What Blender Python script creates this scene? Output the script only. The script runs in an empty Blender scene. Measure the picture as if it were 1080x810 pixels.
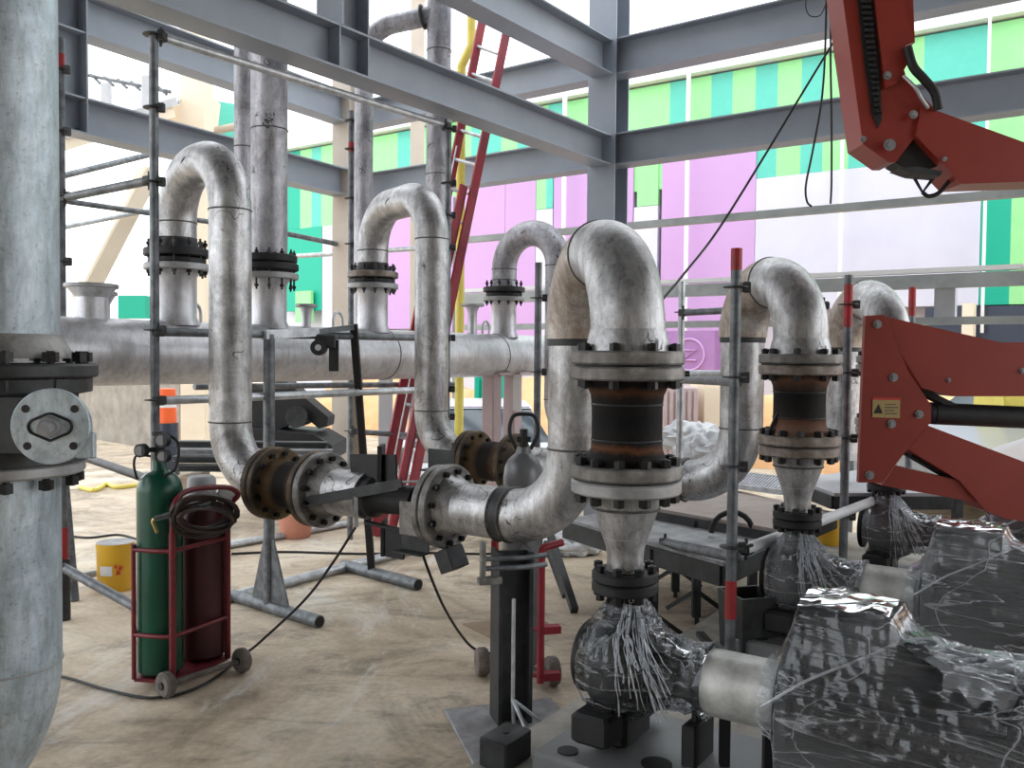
import bpy, math, random
from mathutils import Vector as V, Matrix, Quaternion, noise
R = math.radians
random.seed(11)
COL = bpy.context.scene.collection
Z = V((0, 0, 1)); X = V((1, 0, 0)); Y = V((0, 1, 0))
FPX = 938.0; H = 1.58
# ---------------------------------------------------------------- camera
cam = bpy.data.cameras.new('camera'); cam.sensor_width = 36; cam.lens = FPX / 1080 * 36
cam.clip_start = .05; cam.clip_end = 300
camo = bpy.data.objects.new('camera', cam); COL.objects.link(camo)
CM = Matrix.Translation((0, 0, H)) @ Matrix.Rotation(R(90 - 1.83), 4, 'X') @ Matrix.Rotation(R(.5), 4, 'Z')
camo.matrix_world = CM
bpy.context.scene.camera = camo
C3 = CM.to_3x3()

def P(px, py, d):
    """world point seen at pixel (px,py) of the 1080x810 frame, at world depth Y=d"""
    r = C3 @ V(((px - 540) / FPX, (405 - py) / FPX, -1))
    return V((0, 0, H)) + r * (d / r.y)
def Pz(px, py, z):
    r = C3 @ V(((px - 540) / FPX, (405 - py) / FPX, -1))
    return V((0, 0, H)) + r * ((z - H) / r.z)
def G(px, py, d, z=0):
    p = P(px, py, d); return V((p.x, p.y, z))
A = V((.5736, .8192, 0)); B = V((-.8192, .5736, 0))

# ---------------------------------------------------------------- materials
def nodes(m):
    m.use_nodes = True
    return m.node_tree, m.node_tree.nodes['Principled BSDF']
def ramp(nt, stops, interp='LINEAR'):
    r = nt.nodes.new('ShaderNodeValToRGB'); cr = r.color_ramp; cr.interpolation = interp
    while len(cr.elements) < len(stops): cr.elements.new(.5)
    for e, (p, c) in zip(cr.elements, stops):
        e.position = p; e.color = (c[0], c[1], c[2], 1)
    return r
def tex(nt, scale=5, detail=6, rough=.6, dist=0, sc=(1, 1, 1)):
    tc = nt.nodes.new('ShaderNodeTexCoord'); mp = nt.nodes.new('ShaderNodeMapping')
    mp.inputs['Scale'].default_value = sc
    n = nt.nodes.new('ShaderNodeTexNoise')
    n.inputs['Scale'].default_value = scale; n.inputs['Detail'].default_value = detail
    n.inputs['Roughness'].default_value = rough; n.inputs['Distortion'].default_value = dist
    nt.links.new(tc.outputs['Object'], mp.inputs[0]); nt.links.new(mp.outputs[0], n.inputs[0])
    return n
def mat(name, c1, c2=None, rough=.5, metal=0, scale=6, bump=0, lo=.35, hi=.65, c3=None, detail=6, sc=(1, 1, 1), dist=0, bscale=40):
    m = bpy.data.materials.new(name); nt, b = nodes(m)
    b.inputs['Roughness'].default_value = rough; b.inputs['Metallic'].default_value = metal
    if c2 is None: b.inputs['Base Color'].default_value = (*c1, 1)
    else:
        n = tex(nt, scale, detail, .65, dist, sc)
        st = [(lo, c1), (hi, c2)] if c3 is None else [(lo, c1), ((lo + hi) / 2, c2), (hi, c3)]
        r = ramp(nt, st); nt.links.new(n.outputs[0], r.inputs[0]); nt.links.new(r.outputs[0], b.inputs['Base Color'])
    if bump:
        n2 = tex(nt, bscale, 4); bp = nt.nodes.new('ShaderNodeBump'); bp.inputs['Strength'].default_value = bump
        bp.inputs['Distance'].default_value = .01
        nt.links.new(n2.outputs[0], bp.inputs['Height']); nt.links.new(bp.outputs[0], b.inputs['Normal'])
    return m
def pipe_mat(name, lo, mid, hi, metal=.6, rough=.36, marks=True, grime=.7):
    """grey primed / galvanised pipe: cloudy mottling, vertical streaks, grime and dark scribbled scratches"""
    m = bpy.data.materials.new(name); nt, b = nodes(m); L = nt.links.new
    n = tex(nt, 4.5, 10, .72, .6); r = ramp(nt, [(.32, lo), (.5, mid), (.66, hi)]); L(n.outputs[0], r.inputs[0])
    def mul(out, n_, stops, fac):
        r2 = ramp(nt, stops); L(n_.outputs[0], r2.inputs[0])
        mx = nt.nodes.new('ShaderNodeMix'); mx.data_type = 'RGBA'; mx.blend_type = 'MULTIPLY'
        if isinstance(fac, float): mx.inputs[0].default_value = fac
        else: L(fac, mx.inputs[0])
        L(out, mx.inputs[6]); L(r2.outputs[0], mx.inputs[7]); return mx.outputs[2]
    n2 = tex(nt, 26, 8, .75, .3, (1, 1, .22))
    out = mul(r.outputs[0], n2, [(.36, (.42, .40, .37)), (.5, (.86, .85, .84)), (.64, (1.15, 1.15, 1.15))], float(grime))
    n6 = tex(nt, 1.7, 7, .7, 1.2); out = mul(out, n6, [(.36, (.5, .47, .44)), (.47, (1, 1, 1))], float(grime * .8))
    n7 = tex(nt, 70, 3, .6); out = mul(out, n7, [(.30, (.35, .33, .31)), (.42, (1, 1, 1))], float(grime * .7))
    if marks:
        for sc_, ds, ms, w_ in ((3.0, 1.2, 2.6, .0045), (6.5, .8, 3.7, .007)):
            n4 = tex(nt, ms, 2, .5); r4 = ramp(nt, [(.575, (0, 0, 0)), (.60, (.85, .85, .85))]); L(n4.outputs[0], r4.inputs[0])
            n3 = tex(nt, sc_, 2, .5, ds)
            out = mul(out, n3, [(.5 - w_ * 1.4, (1, 1, 1)), (.5 - w_ * .6, (.06, .055, .05)), (.5 + w_ * .6, (.06, .055, .05)), (.5 + w_ * 1.4, (1, 1, 1))], r4.outputs[0])
    L(out, b.inputs['Base Color'])
    rr = nt.nodes.new('ShaderNodeMapRange'); rr.inputs[3].default_value = rough - .08; rr.inputs[4].default_value = rough + .22
    L(n2.outputs[0], rr.inputs[0]); L(rr.outputs[0], b.inputs['Roughness'])
    b.inputs['Metallic'].default_value = metal
    bp = nt.nodes.new('ShaderNodeBump'); bp.inputs['Strength'].default_value = .15; bp.inputs['Distance'].default_value = .006
    L(n2.outputs[0], bp.inputs['Height']); L(bp.outputs[0], b.inputs['Normal'])
    return m
def rust_band_mat(name, ht, stops):
    """iron body with rust bands along its own length (local z 0..ht)"""
    m = bpy.data.materials.new(name); nt, b = nodes(m); L = nt.links.new
    tc = nt.nodes.new('ShaderNodeTexCoord'); sp = nt.nodes.new('ShaderNodeSeparateXYZ'); L(tc.outputs['Object'], sp.inputs[0])
    n = tex(nt, 9, 6, .7, 1.0)
    a = nt.nodes.new('ShaderNodeMath'); a.operation = 'MULTIPLY_ADD'; a.inputs[1].default_value = 1 / ht; L(sp.outputs[2], a.inputs[0])
    s = nt.nodes.new('ShaderNodeMath'); s.operation = 'MULTIPLY_ADD'; s.inputs[1].default_value = .16; s.inputs[2].default_value = -.08
    L(n.outputs[0], s.inputs[0]); L(s.outputs[0], a.inputs[2])
    r = ramp(nt, stops); L(a.outputs[0], r.inputs[0])
    L(r.outputs[0], b.inputs['Base Color']); b.inputs['Roughness'].default_value = .68; b.inputs['Metallic'].default_value = 0; b.inputs['Specular IOR Level'].default_value = .15
    bp = nt.nodes.new('ShaderNodeBump'); bp.inputs['Strength'].default_value = .3; bp.inputs['Distance'].default_value = .01
    n5 = tex(nt, 45, 4); L(n5.outputs[0], bp.inputs['Height']); L(bp.outputs[0], b.inputs['Normal'])
    return m
def film_mat(name, milk=.12, spec=1.0, tint=(.80, .83, .88)):
    """clear stretch film: mostly see-through, milky along its creases, glossy where it catches the sky"""
    m = bpy.data.materials.new(name); m.use_nodes = True; nt = m.node_tree; L = nt.links.new
    nt.nodes.clear(); out = nt.nodes.new('ShaderNodeOutputMaterial')
    tr = nt.nodes.new('ShaderNodeBsdfTransparent'); tr.inputs[0].default_value = (.9, .91, .93, 1)
    df = nt.nodes.new('ShaderNodeBsdfDiffuse'); df.inputs[0].default_value = (*tint, 1)
    gl = nt.nodes.new('ShaderNodeBsdfGlossy'); gl.inputs['Roughness'].default_value = .14; gl.inputs[0].default_value = (.95, .97, 1, 1)
    n = tex(nt, 2.0, 2, .5, 1.4, (1, 1, 1.6)); n2 = tex(nt, 4.0, 3, .55, .9, (.45, .45, 2.6)); n3 = tex(nt, 2.6, 2, .5, .5)
    lines = ramp(nt, [(.485, (0, 0, 0)), (.5, (1, 1, 1)), (.515, (0, 0, 0))]); L(n2.outputs[0], lines.inputs[0])
    l2 = ramp(nt, [(.493, (0, 0, 0)), (.5, (1, 1, 1)), (.507, (0, 0, 0))]); L(n.outputs[0], l2.inputs[0])
    patch = ramp(nt, [(.42, (0, 0, 0)), (.68, (1, 1, 1))]); L(n3.outputs[0], patch.inputs[0])
    cr = nt.nodes.new('ShaderNodeMath'); cr.operation = 'MAXIMUM'; L(lines.outputs[0], cr.inputs[0]); L(l2.outputs[0], cr.inputs[1])
    k = nt.nodes.new('ShaderNodeMath'); k.operation = 'MULTIPLY_ADD'; k.inputs[1].default_value = .30; k.inputs[2].default_value = milk; L(cr.outputs[0], k.inputs[0])
    k2 = nt.nodes.new('ShaderNodeMath'); k2.operation = 'MULTIPLY_ADD'; k2.inputs[1].default_value = .09; k2.use_clamp = True; L(patch.outputs[0], k2.inputs[0]); L(k.outputs[0], k2.inputs[2])
    hsum = nt.nodes.new('ShaderNodeMath'); hsum.operation = 'MULTIPLY_ADD'; hsum.inputs[1].default_value = .35; L(cr.outputs[0], hsum.inputs[0])
    hh = nt.nodes.new('ShaderNodeMath'); hh.operation = 'ADD'; L(n.outputs[0], hh.inputs[0]); L(n2.outputs[0], hh.inputs[1]); L(hh.outputs[0], hsum.inputs[2])
    bp = nt.nodes.new('ShaderNodeBump'); bp.inputs['Strength'].default_value = .7; bp.inputs['Distance'].default_value = .028
    L(hsum.outputs[0], bp.inputs['Height']); L(bp.outputs[0], gl.inputs['Normal'])
    m1 = nt.nodes.new('ShaderNodeMixShader'); L(k2.outputs[0], m1.inputs[0]); L(tr.outputs[0], m1.inputs[1]); L(df.outputs[0], m1.inputs[2])
    fr = nt.nodes.new('ShaderNodeFresnel'); fr.inputs[0].default_value = 1.5; L(bp.outputs[0], fr.inputs['Normal'])
    fm = nt.nodes.new('ShaderNodeMath'); fm.operation = 'MULTIPLY'; fm.inputs[1].default_value = spec; fm.use_clamp = True; L(fr.outputs[0], fm.inputs[0])
    m2 = nt.nodes.new('ShaderNodeMixShader'); L(fm.outputs[0], m2.inputs[0]); L(m1.outputs[0], m2.inputs[1]); L(gl.outputs[0], m2.inputs[2])
    L(m2.outputs[0], out.inputs[0])
    return m

M = {}
M['pipe'] = pipe_mat('galvanised_pipe', (.30, .30, .31), (.50, .50, .51), (.74, .74, .76), .62, .34)
M['pipe_far'] = pipe_mat('primed_pipe', (.30, .30, .33), (.46, .46, .50), (.62, .62, .67), .5, .42)
M['header'] = pipe_mat('painted_header', (.50, .50, .52), (.62, .62, .65), (.72, .72, .76), .5, .34, False, .4)
M['bigpipe'] = pipe_mat('blue_grey_pipe', (.36, .43, .48), (.49, .57, .63), (.66, .74, .79), .4, .42, False, .6)
M['elbow_rust'] = pipe_mat('rust_tinted_pipe', (.27, .20, .15), (.42, .35, .30), (.62, .60, .58), .5, .42, False)
M['weld'] = mat('weld_seam', (.06, .06, .06), (.16, .15, .14), .6, .4, 30)
M['flange'] = mat('flange_steel', (.10, .095, .088), (.20, .19, .18), .55, .35, 9, .2, c3=(.34, .33, .32))
M['flange_light'] = mat('flange_light', (.26, .26, .26), (.42, .42, .43), .45, .3, 8, .15)
M['flange_rust'] = mat('flange_rusty', (.03, .024, .02), (.085, .06, .035), .65, .25, 8, .3, c3=(.24, .17, .08))
M['flange_brown'] = mat('flange_brown', (.12, .09, .07), (.24, .20, .17), .55, .3, 10, .2, c3=(.34, .31, .29))
M['black_iron'] = mat('black_iron', (.005, .005, .006), (.013, .013, .015), .6, 0, 12, .1)
M['bolt'] = mat('bolt_black', (.01, .01, .012), (.03, .03, .03), .4, .5, 30)
M['charcoal'] = mat('charcoal_steel', (.018, .019, .02), (.05, .052, .055), .52, .25, 7, .1)
M['beam'] = mat('beam_grey', (.26, .29, .345), (.31, .345, .40), .5, .1, 1.5, .04)
M['steel_dull'] = mat('scaffold_tube', (.09, .1, .11), (.22, .235, .25), .5, .5, 14, .1)
M['steel_light'] = mat('galvanised_tube', (.35, .37, .39), (.6, .62, .65), .4, .5, 14)
M['red_paint'] = mat('red_band_paint', (.45, .02, .03), (.3, .03, .03), .5, 0, 20)
M['lift_red'] = mat('lift_orange_red', (.25, .028, .018), (.30, .034, .022), .38, .05, 3, .02)
M['lift_dark'] = mat('lift_red_shadow', (.2, .02, .015), None, .5)
M['ladder_red'] = mat('ladder_red', (.34, .015, .025), (.2, .015, .03), .45, 0, 6)
M['cart_red'] = mat('cart_maroon', (.22, .015, .025), (.12, .015, .02), .45, .1, 20)
M['maroon'] = mat('acetylene_maroon', (.085, .012, .018), (.05, .012, .015), .42, .1, 6, .05)
M['green'] = mat('cylinder_green', (.004, .075, .042), (.003, .05, .03), .3, .1, 5, .03)
M['grey_cyl'] = mat('cylinder_grey', (.12, .125, .13), (.2, .2, .21), .38, .3, 5)
M['rubber'] = mat('black_rubber', (.012, .012, .012), None, .6)
M['brass'] = mat('brass', (.4, .3, .12), None, .35, .9)
M['hose'] = mat('hose_brown', (.04, .022, .02), (.02, .015, .015), .45)
M['tyre'] = mat('dusty_tyre', (.1, .085, .075), (.2, .17, .15), .8, 0, 20, .3)
M['yellow'] = mat('bucket_yellow', (.72, .42, .02), (.65, .36, .02), .4, 0, 4)
M['yellow_pipe'] = mat('yellow_plastic', (.72, .62, .12), (.62, .5, .1), .5, 0, 6)
M['white'] = mat('white_plastic', (.75, .76, .78), (.6, .62, .65), .5, 0, 8)
M['label_red'] = mat('label_red', (.6, .04, .03))
M['sticker'] = mat('sticker_yellow', (.5, .38, .15), (.42, .3, .12), .5, 0, 30)
M['orange'] = mat('orange_plastic', (.85, .13, .03), None, .5)
M['orange_faded'] = mat('faded_orange', (.55, .22, .15), (.6, .28, .2), .6)
M['cream'] = mat('cream_render', (.72, .62, .48), (.80, .70, .56), .8, 0, 1.5)
M['beige'] = mat('beige_column', (.45, .39, .33), (.52, .46, .39), .7, 0, 2)
M['pinkcol'] = mat('pinkish_steel', (.42, .32, .33), (.5, .4, .4), .6, .1, 2)
M['pale_grey'] = mat('pale_grey', (.42, .42, .44), (.5, .5, .52), .6, .1, 3)
M['whitewall'] = mat('white_render', (.86, .86, .85), (.8, .8, .8), .8, 0, 2)
M['blockwall'] = mat('grey_block_wall', (.20, .18, .15), (.32, .29, .25), .85, 0, 3, .2)
M['teal'] = mat('teal_cladding', (.10, .52, .42), (.09, .49, .39), .55)
M['lime'] = mat('lime_cladding', (.30, .70, .30), (.27, .66, .27), .55)
M['darkgreen'] = mat('green_cladding', (.0, .38, .25), None, .55)
M['purple'] = mat('lilac_cladding', (.52, .31, .58), (.49, .29, .55), .55, 0, .5)
M['purple2'] = mat('deep_lilac_cladding', (.34, .17, .40), (.30, .15, .36), .5)
M['lav'] = mat('lavender_white_cladding', (.54, .54, .65), (.62, .62, .71), .55, 0, .4)
M['cladwhite'] = mat('white_cladding', (.62, .62, .68), None, .6)
M['girt'] = mat('girt_grey', (.26, .28, .27), (.36, .38, .37), .5, .2, 3)
M['sand'] = mat('orange_sand', (.62, .34, .16), (.75, .48, .26), .95, 0, 1.2, .4, bscale=4)
M['wood'] = mat('weathered_wood', (.30, .22, .16), (.42, .34, .27), .8, 0, 3, .2, sc=(1, 6, 1))
M['ply'] = mat('dusty_plywood', (.36, .30, .27), (.46, .40, .37), .8, 0, 4, .1)
M['dusty_steel'] = mat('dusty_steel_plate', (.2, .2, .21), (.38, .38, .39), .6, .3, 8, .1)
M['concrete'] = mat('plinth_concrete', (.22, .205, .18), (.34, .315, .28), .85, 0, 5, .25, c3=(.40, .375, .33))
M['baseplate'] = mat('baseplate_grey', (.2, .205, .21), (.27, .275, .28), .45, .3, 3, .03)
M['guard'] = mat('guard_silver', (.34, .34, .31), (.72, .72, .70), .5, .25, 7, .15, detail=9)
M['casing'] = mat('pump_casing', (.03, .032, .034), (.065, .07, .073), .5, .15, 6, .15)
M['motor'] = mat('motor_dark', (.004, .004, .005), (.009, .009, .011), .65, 0, 6)
M['cardboard'] = mat('dirty_board', (.28, .20, .14), (.36, .27, .2), .9, 0, 4)
M['glass'] = mat('car_glass', (.05, .07, .09), None, .1)
M['carwhite'] = mat('car_white', (.75, .77, .8), None, .25)
M['cargrey'] = mat('car_silver', (.4, .42, .45), None, .25, .4)
M['cardark'] = mat('car_dark', (.05, .06, .09), None, .25, .3)
M['blue'] = mat('blue_plastic', (.03, .08, .35), None, .4)
M['film'] = film_mat('stretch_film', .025, 1.0)
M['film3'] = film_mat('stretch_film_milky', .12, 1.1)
M['film4'] = film_mat('stretch_film_highlight', .24, 1.3)
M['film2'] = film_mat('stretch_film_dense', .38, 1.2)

def floor_mat():
    m = bpy.data.materials.new('dusty_concrete_floor'); nt, b = nodes(m); L = nt.links.new
    n = tex(nt, .55, 9, .68, .8); r = ramp(nt, [(.32, (.24, .19, .14)), (.43, (.48, .385, .28)), (.55, (.66, .55, .42)), (.70, (.78, .71, .60))])
    L(n.outputs[0], r.inputs[0])
    n2 = tex(nt, 1.5, 10, .72, 1.8, (1, 1.8, 1)); r2 = ramp(nt, [(.38, (.45, .44, .42)), (.46, (.85, .84, .82)), (.54, (1, 1, 1))]); L(n2.outputs[0], r2.inputs[0])
    mx = nt.nodes.new('ShaderNodeMix'); mx.data_type = 'RGBA'; mx.blend_type = 'MULTIPLY'; mx.inputs[0].default_value = .75
    L(r.outputs[0], mx.inputs[6]); L(r2.outputs[0], mx.inputs[7])
    n3 = tex(nt, 30, 6, .7); r3 = ramp(nt, [(.35, (.78, .78, .78)), (.6, (1, 1, 1))]); L(n3.outputs[0], r3.inputs[0])
    m2 = nt.nodes.new('ShaderNodeMix'); m2.data_type = 'RGBA'; m2.blend_type = 'MULTIPLY'; m2.inputs[0].default_value = .8
    L(mx.outputs[2], m2.inputs[6]); L(r3.outputs[0], m2.inputs[7])
    n8 = tex(nt, 1.1, 9, .75, 2.2, (1, .45, 1)); r8 = ramp(nt, [(.55, (0, 0, 0)), (.66, (.55, .55, .55))]); L(n8.outputs[0], r8.inputs[0])
    m8 = nt.nodes.new('ShaderNodeMix'); m8.data_type = 'RGBA'; L(r8.outputs[0], m8.inputs[0]); L(m2.outputs[2], m8.inputs[6]); m8.inputs[7].default_value = (.74, .72, .68, 1)
    n9 = tex(nt, .8, 8, .7, 1.0); r9 = ramp(nt, [(.34, (.42, .42, .40)), (.46, (1, 1, 1))]); L(n9.outputs[0], r9.inputs[0])
    m9 = nt.nodes.new('ShaderNodeMix'); m9.data_type = 'RGBA'; m9.blend_type = 'MULTIPLY'; m9.inputs[0].default_value = .8; L(m8.outputs[2], m9.inputs[6]); L(r9.outputs[0], m9.inputs[7])
    L(m9.outputs[2], b.inputs['Base Color'])
    rr = ramp(nt, [(.3, (.55, .55, .55)), (.6, (.9, .9, .9))]); L(n2.outputs[0], rr.inputs[0]); L(rr.outputs[0], b.inputs['Roughness'])
    bp = nt.nodes.new('ShaderNodeBump'); bp.inputs['Strength'].default_value = .25; bp.inputs['Distance'].default_value = .02
    L(n2.outputs[0], bp.inputs['Height']); L(bp.outputs[0], b.inputs['Normal'])
    return m
M['floor'] = floor_mat()

# ---------------------------------------------------------------- mesh builder
def basis(d, up=Z):
    d = d.normalized()
    if abs(d.dot(up)) > .98: up = Y if abs(d.dot(Y)) < .9 else X
    u = up.cross(d).normalized(); v = d.cross(u).normalized()
    return u, v, d
class MB:
    def __init__(s): s.v = []; s.f = []; s.s = []
    def add(s, vs, fs, sm=False):
        o = len(s.v); s.v += [V(p) for p in vs]
        for i, f in enumerate(fs):
            s.f.append([k + o for k in f]); s.s.append(sm if isinstance(sm, bool) else sm[i])
        return s
    def box(s, c, sz, u=X, v=Y, w=Z, bev=0):
        c = V(c); a, b, h = [k / 2 for k in sz]
        if bev <= 0:
            vs = [c + u * (i * a) + v * (j * b) + w * (k * h) for k in (-1, 1) for j in (-1, 1) for i in (-1, 1)]
            return s.add(vs, [(0, 2, 3, 1), (4, 5, 7, 6), (0, 1, 5, 4), (2, 6, 7, 3), (0, 4, 6, 2), (1, 3, 7, 5)])
        e = bev; pr = []
        for k, ins in ((-h, e), (-h + e, 0), (h - e, 0), (h, e)):
            A_, B_ = a - ins, b - ins
            q = min(e, A_ * .5, B_ * .5)
            pr.append([(A_ - q, -B_), (A_, -B_ + q), (A_, B_ - q), (A_ - q, B_), (-A_ + q, B_), (-A_, B_ - q), (-A_, -B_ + q), (-A_ + q, -B_)])
            pr[-1] = [(x, y, k) for x, y in pr[-1]]
        vs = [c + u * x + v * y + w * z for ring in pr for x, y, z in ring]
        fs = [tuple(range(7, -1, -1))] + [tuple(range(24, 32))]
        for r_ in range(3):
            for i in range(8): fs.append((r_ * 8 + i, r_ * 8 + (i + 1) % 8, r_ * 8 + 8 + (i + 1) % 8, r_ * 8 + 8 + i))
        return s.add(vs, fs)
    def bar(s, p0, p1, w, h, up=Z, bev=0):
        p0 = V(p0); p1 = V(p1); u, v, d = basis(p1 - p0, up)
        return s.box((p0 + p1) / 2, (w, h, (p1 - p0).length), u, v, d, bev)
    def cyl(s, p0, p1, r0, r1=None, n=16, caps=True, sm=True):
        return s.lathe([(r0, 0), (r0 if r1 is None else r1, (V(p1) - V(p0)).length)], p0, V(p1) - V(p0), n, caps, sm)
    def lathe(s, prof, o, axis, n=24, caps=True, sm=True, arc=None):
        o = V(o); u, v, d = basis(V(axis)); k = len(prof); vs = []; fs = []; ss = []
        for (r, z) in prof:
            for i in range(n):
                a = 2 * math.pi * i / n; vs.append(o + d * z + (u * math.cos(a) + v * math.sin(a)) * r)
        for j in range(k - 1):
            for i in range(n):
                fs.append((j * n + i, j * n + (i + 1) % n, (j + 1) * n + (i + 1) % n, (j + 1) * n + i)); ss.append(sm)
        if caps:
            fs.append(tuple(range(n - 1, -1, -1))); fs.append(tuple(range((k - 1) * n, k * n))); ss += [False, False]
        return s.add(vs, fs, ss)
    def tube(s, pts, r, n=12, caps=True, closed=False):
        pts = [V(p) for p in pts]; k = len(pts); rr = r if isinstance(r, (list, tuple)) else [r] * k
        t = [((pts[min(i + 1, k - 1)] - pts[i]).normalized() + (pts[i] - pts[max(i - 1, 0)]).normalized()).normalized() for i in range(k)]
        u, v, _ = basis(t[0]); vs = []; fs = []; ss = []
        for i in range(k):
            if i:
                q = t[i - 1].rotation_difference(t[i]); u = (q @ u).normalized(); u = (u - t[i] * u.dot(t[i])).normalized()
            v = t[i].cross(u)
            for j in range(n):
                a = 2 * math.pi * j / n; vs.append(pts[i] + (u * math.cos(a) + v * math.sin(a)) * rr[i])
        for i in range(k - 1):
            for j in range(n):
                fs.append((i * n + j, i * n + (j + 1) % n, (i + 1) * n + (j + 1) % n, (i + 1) * n + j)); ss.append(True)
        if caps:
            fs.append(tuple(range(n - 1, -1, -1))); fs.append(tuple(range((k - 1) * n, k * n))); ss += [False, False]
        return s.add(vs, fs, ss)
    def prism(s, poly, n, th, cen=True):
        """3-D planar polygon extruded along n by th"""
        n = V(n).normalized(); k = len(poly); a = -th / 2 if cen else 0; b = a + th
        vs = [V(p) + n * a for p in poly] + [V(p) + n * b for p in poly]
        fs = [tuple(range(k - 1, -1, -1)), tuple(range(k, 2 * k))] + [(i, (i + 1) % k, k + (i + 1) % k, k + i) for i in range(k)]
        return s.add(vs, fs)
    def sphere(s, c, r, n=16, sc=(1, 1, 1)):
        c = V(c); k = n // 2; vs = []; fs = []
        for j in range(1, k):
            th = math.pi * j / k
            for i in range(n):
                ph = 2 * math.pi * i / n
                vs.append(c + V((r * sc[0] * math.sin(th) * math.cos(ph), r * sc[1] * math.sin(th) * math.sin(ph), r * sc[2] * math.cos(th))))
        top = len(vs); vs += [c + V((0, 0, r * sc[2])), c - V((0, 0, r * sc[2]))]
        for j in range(k - 2):
            for i in range(n): fs.append((j * n + i, (j + 1) * n + i, (j + 1) * n + (i + 1) % n, j * n + (i + 1) % n))
        for i in range(n):
            fs.append((top, i, (i + 1) % n)); fs.append((top + 1, (k - 2) * n + (i + 1) % n, (k - 2) * n + i))
        return s.add(vs, fs, True)
    def torus(s, c, axis, R_, r, n=32, m=8):
        u, v, d = basis(V(axis)); c = V(c); vs = []; fs = []
        for i in range(n):
            a = 2 * math.pi * i / n; e = u * math.cos(a) + v * math.sin(a)
            for j in range(m):
                b = 2 * math.pi * j / m; vs.append(c + e * (R_ + r * math.cos(b)) + d * (r * math.sin(b)))
        for i in range(n):
            for j in range(m):
                fs.append((i * m + j, ((i + 1) % n) * m + j, ((i + 1) % n) * m + (j + 1) % m, i * m + (j + 1) % m))
        return s.add(vs, fs, True)

MW = {}
def mesh_of(name, mb, mt, inv):
    me = bpy.data.meshes.new(name)
    me.from_pydata([inv @ p for p in mb.v], [], mb.f)
    for p, f in zip(me.polygons, mb.s): p.use_smooth = f
    me.materials.append(M[mt] if isinstance(mt, str) else mt); me.validate(); me.update()
    if any(mb.s): me.set_sharp_from_angle(angle=R(38))
    return me
def tag(o, label=None, cat=None, group=None, kind=None):
    if label: o['label'] = label
    if cat: o['category'] = cat
    if group: o['group'] = group
    if kind: o['kind'] = kind
def thing(name, label, cat, loc, rot=None, group=None):
    o = bpy.data.objects.new(name, None); COL.objects.link(o); o.empty_display_size = .1
    m = Matrix.Translation(V(loc)) @ (rot.to_4x4() if rot else Matrix())
    o.matrix_world = m; MW[o.name] = m; tag(o, label, cat, group); return o
def part(name, mb, mt, par, label=None):
    me = mesh_of(name, mb, mt, MW[par.name].inverted()); o = bpy.data.objects.new(name, me); COL.objects.link(o)
    o.parent = par; MW[o.name] = MW[par.name]
    if label: o['label'] = label
    return o
def single(name, label, cat, mb, mt, loc=None, group=None, kind=None):
    if loc is None:
        n = len(mb.v); c = sum(mb.v, V((0, 0, 0))) / n; loc = V((c.x, c.y, min(p.z for p in mb.v)))
    m = Matrix.Translation(V(loc)); me = mesh_of(name, mb, mt, m.inverted()); o = bpy.data.objects.new(name, me)
    COL.objects.link(o); o.matrix_world = m; MW[o.name] = m; tag(o, label, cat, group, kind); return o
def struct(name, mb, mt): return single(name, None, None, mb, mt, loc=(0, 0, 0), kind='structure')
def axrot(d): return Z.rotation_difference(V(d).normalized()).to_matrix()

BC = {}
def bolt_mesh(L, r, mt):
    k = (round(L, 4), round(r, 4), mt)
    if k not in BC:
        b = MB(); b.cyl((0, 0, -L / 2 - r * 1.3), (0, 0, -L / 2), r, n=6, sm=False); b.cyl((0, 0, L / 2), (0, 0, L / 2 + r * 1.3), r, n=6, sm=False)
        e = 2.6 if L >= .14 else 1.45
        b.cyl((0, 0, -L / 2 - r * e), (0, 0, L / 2 + r * e), r * .5, n=8)
        BC[k] = mesh_of('bolt', b, mt, Matrix())
    return BC[k]
def flange(par, c, axis, Ro, th, mt, nb=0, bore=.5, blen=None, br=.016, bmt='bolt', boff=0, label=None, circ=.84, bstart=.5, name='flange'):
    """one flange disc centred on c (thickness th along axis); its bolts are its own children"""
    w = Matrix.Translation(V(c)) @ axrot(axis).to_4x4()
    b = MB(); e = min(.006, th * .2); ri = Ro * bore
    b.lathe([(ri, -th / 2), (Ro - e, -th / 2), (Ro, -th / 2 + e), (Ro, th / 2 - e), (Ro - e, th / 2), (ri, th / 2)], (0, 0, 0), Z, 48, True, True)
    me = mesh_of(name, b, mt, Matrix()); o = bpy.data.objects.new(name, me); COL.objects.link(o); o.parent = par
    o.matrix_basis = MW[par.name].inverted() @ w; MW[o.name] = w
    if label: o['label'] = label
    for i in range(nb):
        a = 2 * math.pi * (i + bstart) / nb
        bo = bpy.data.objects.new('bolt', bolt_mesh(blen or th, br, bmt)); COL.objects.link(bo); bo.parent = o
        bo.location = (Ro * circ * math.cos(a), Ro * circ * math.sin(a), boff); bo.rotation_euler = (0, 0, a)
    return o
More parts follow.
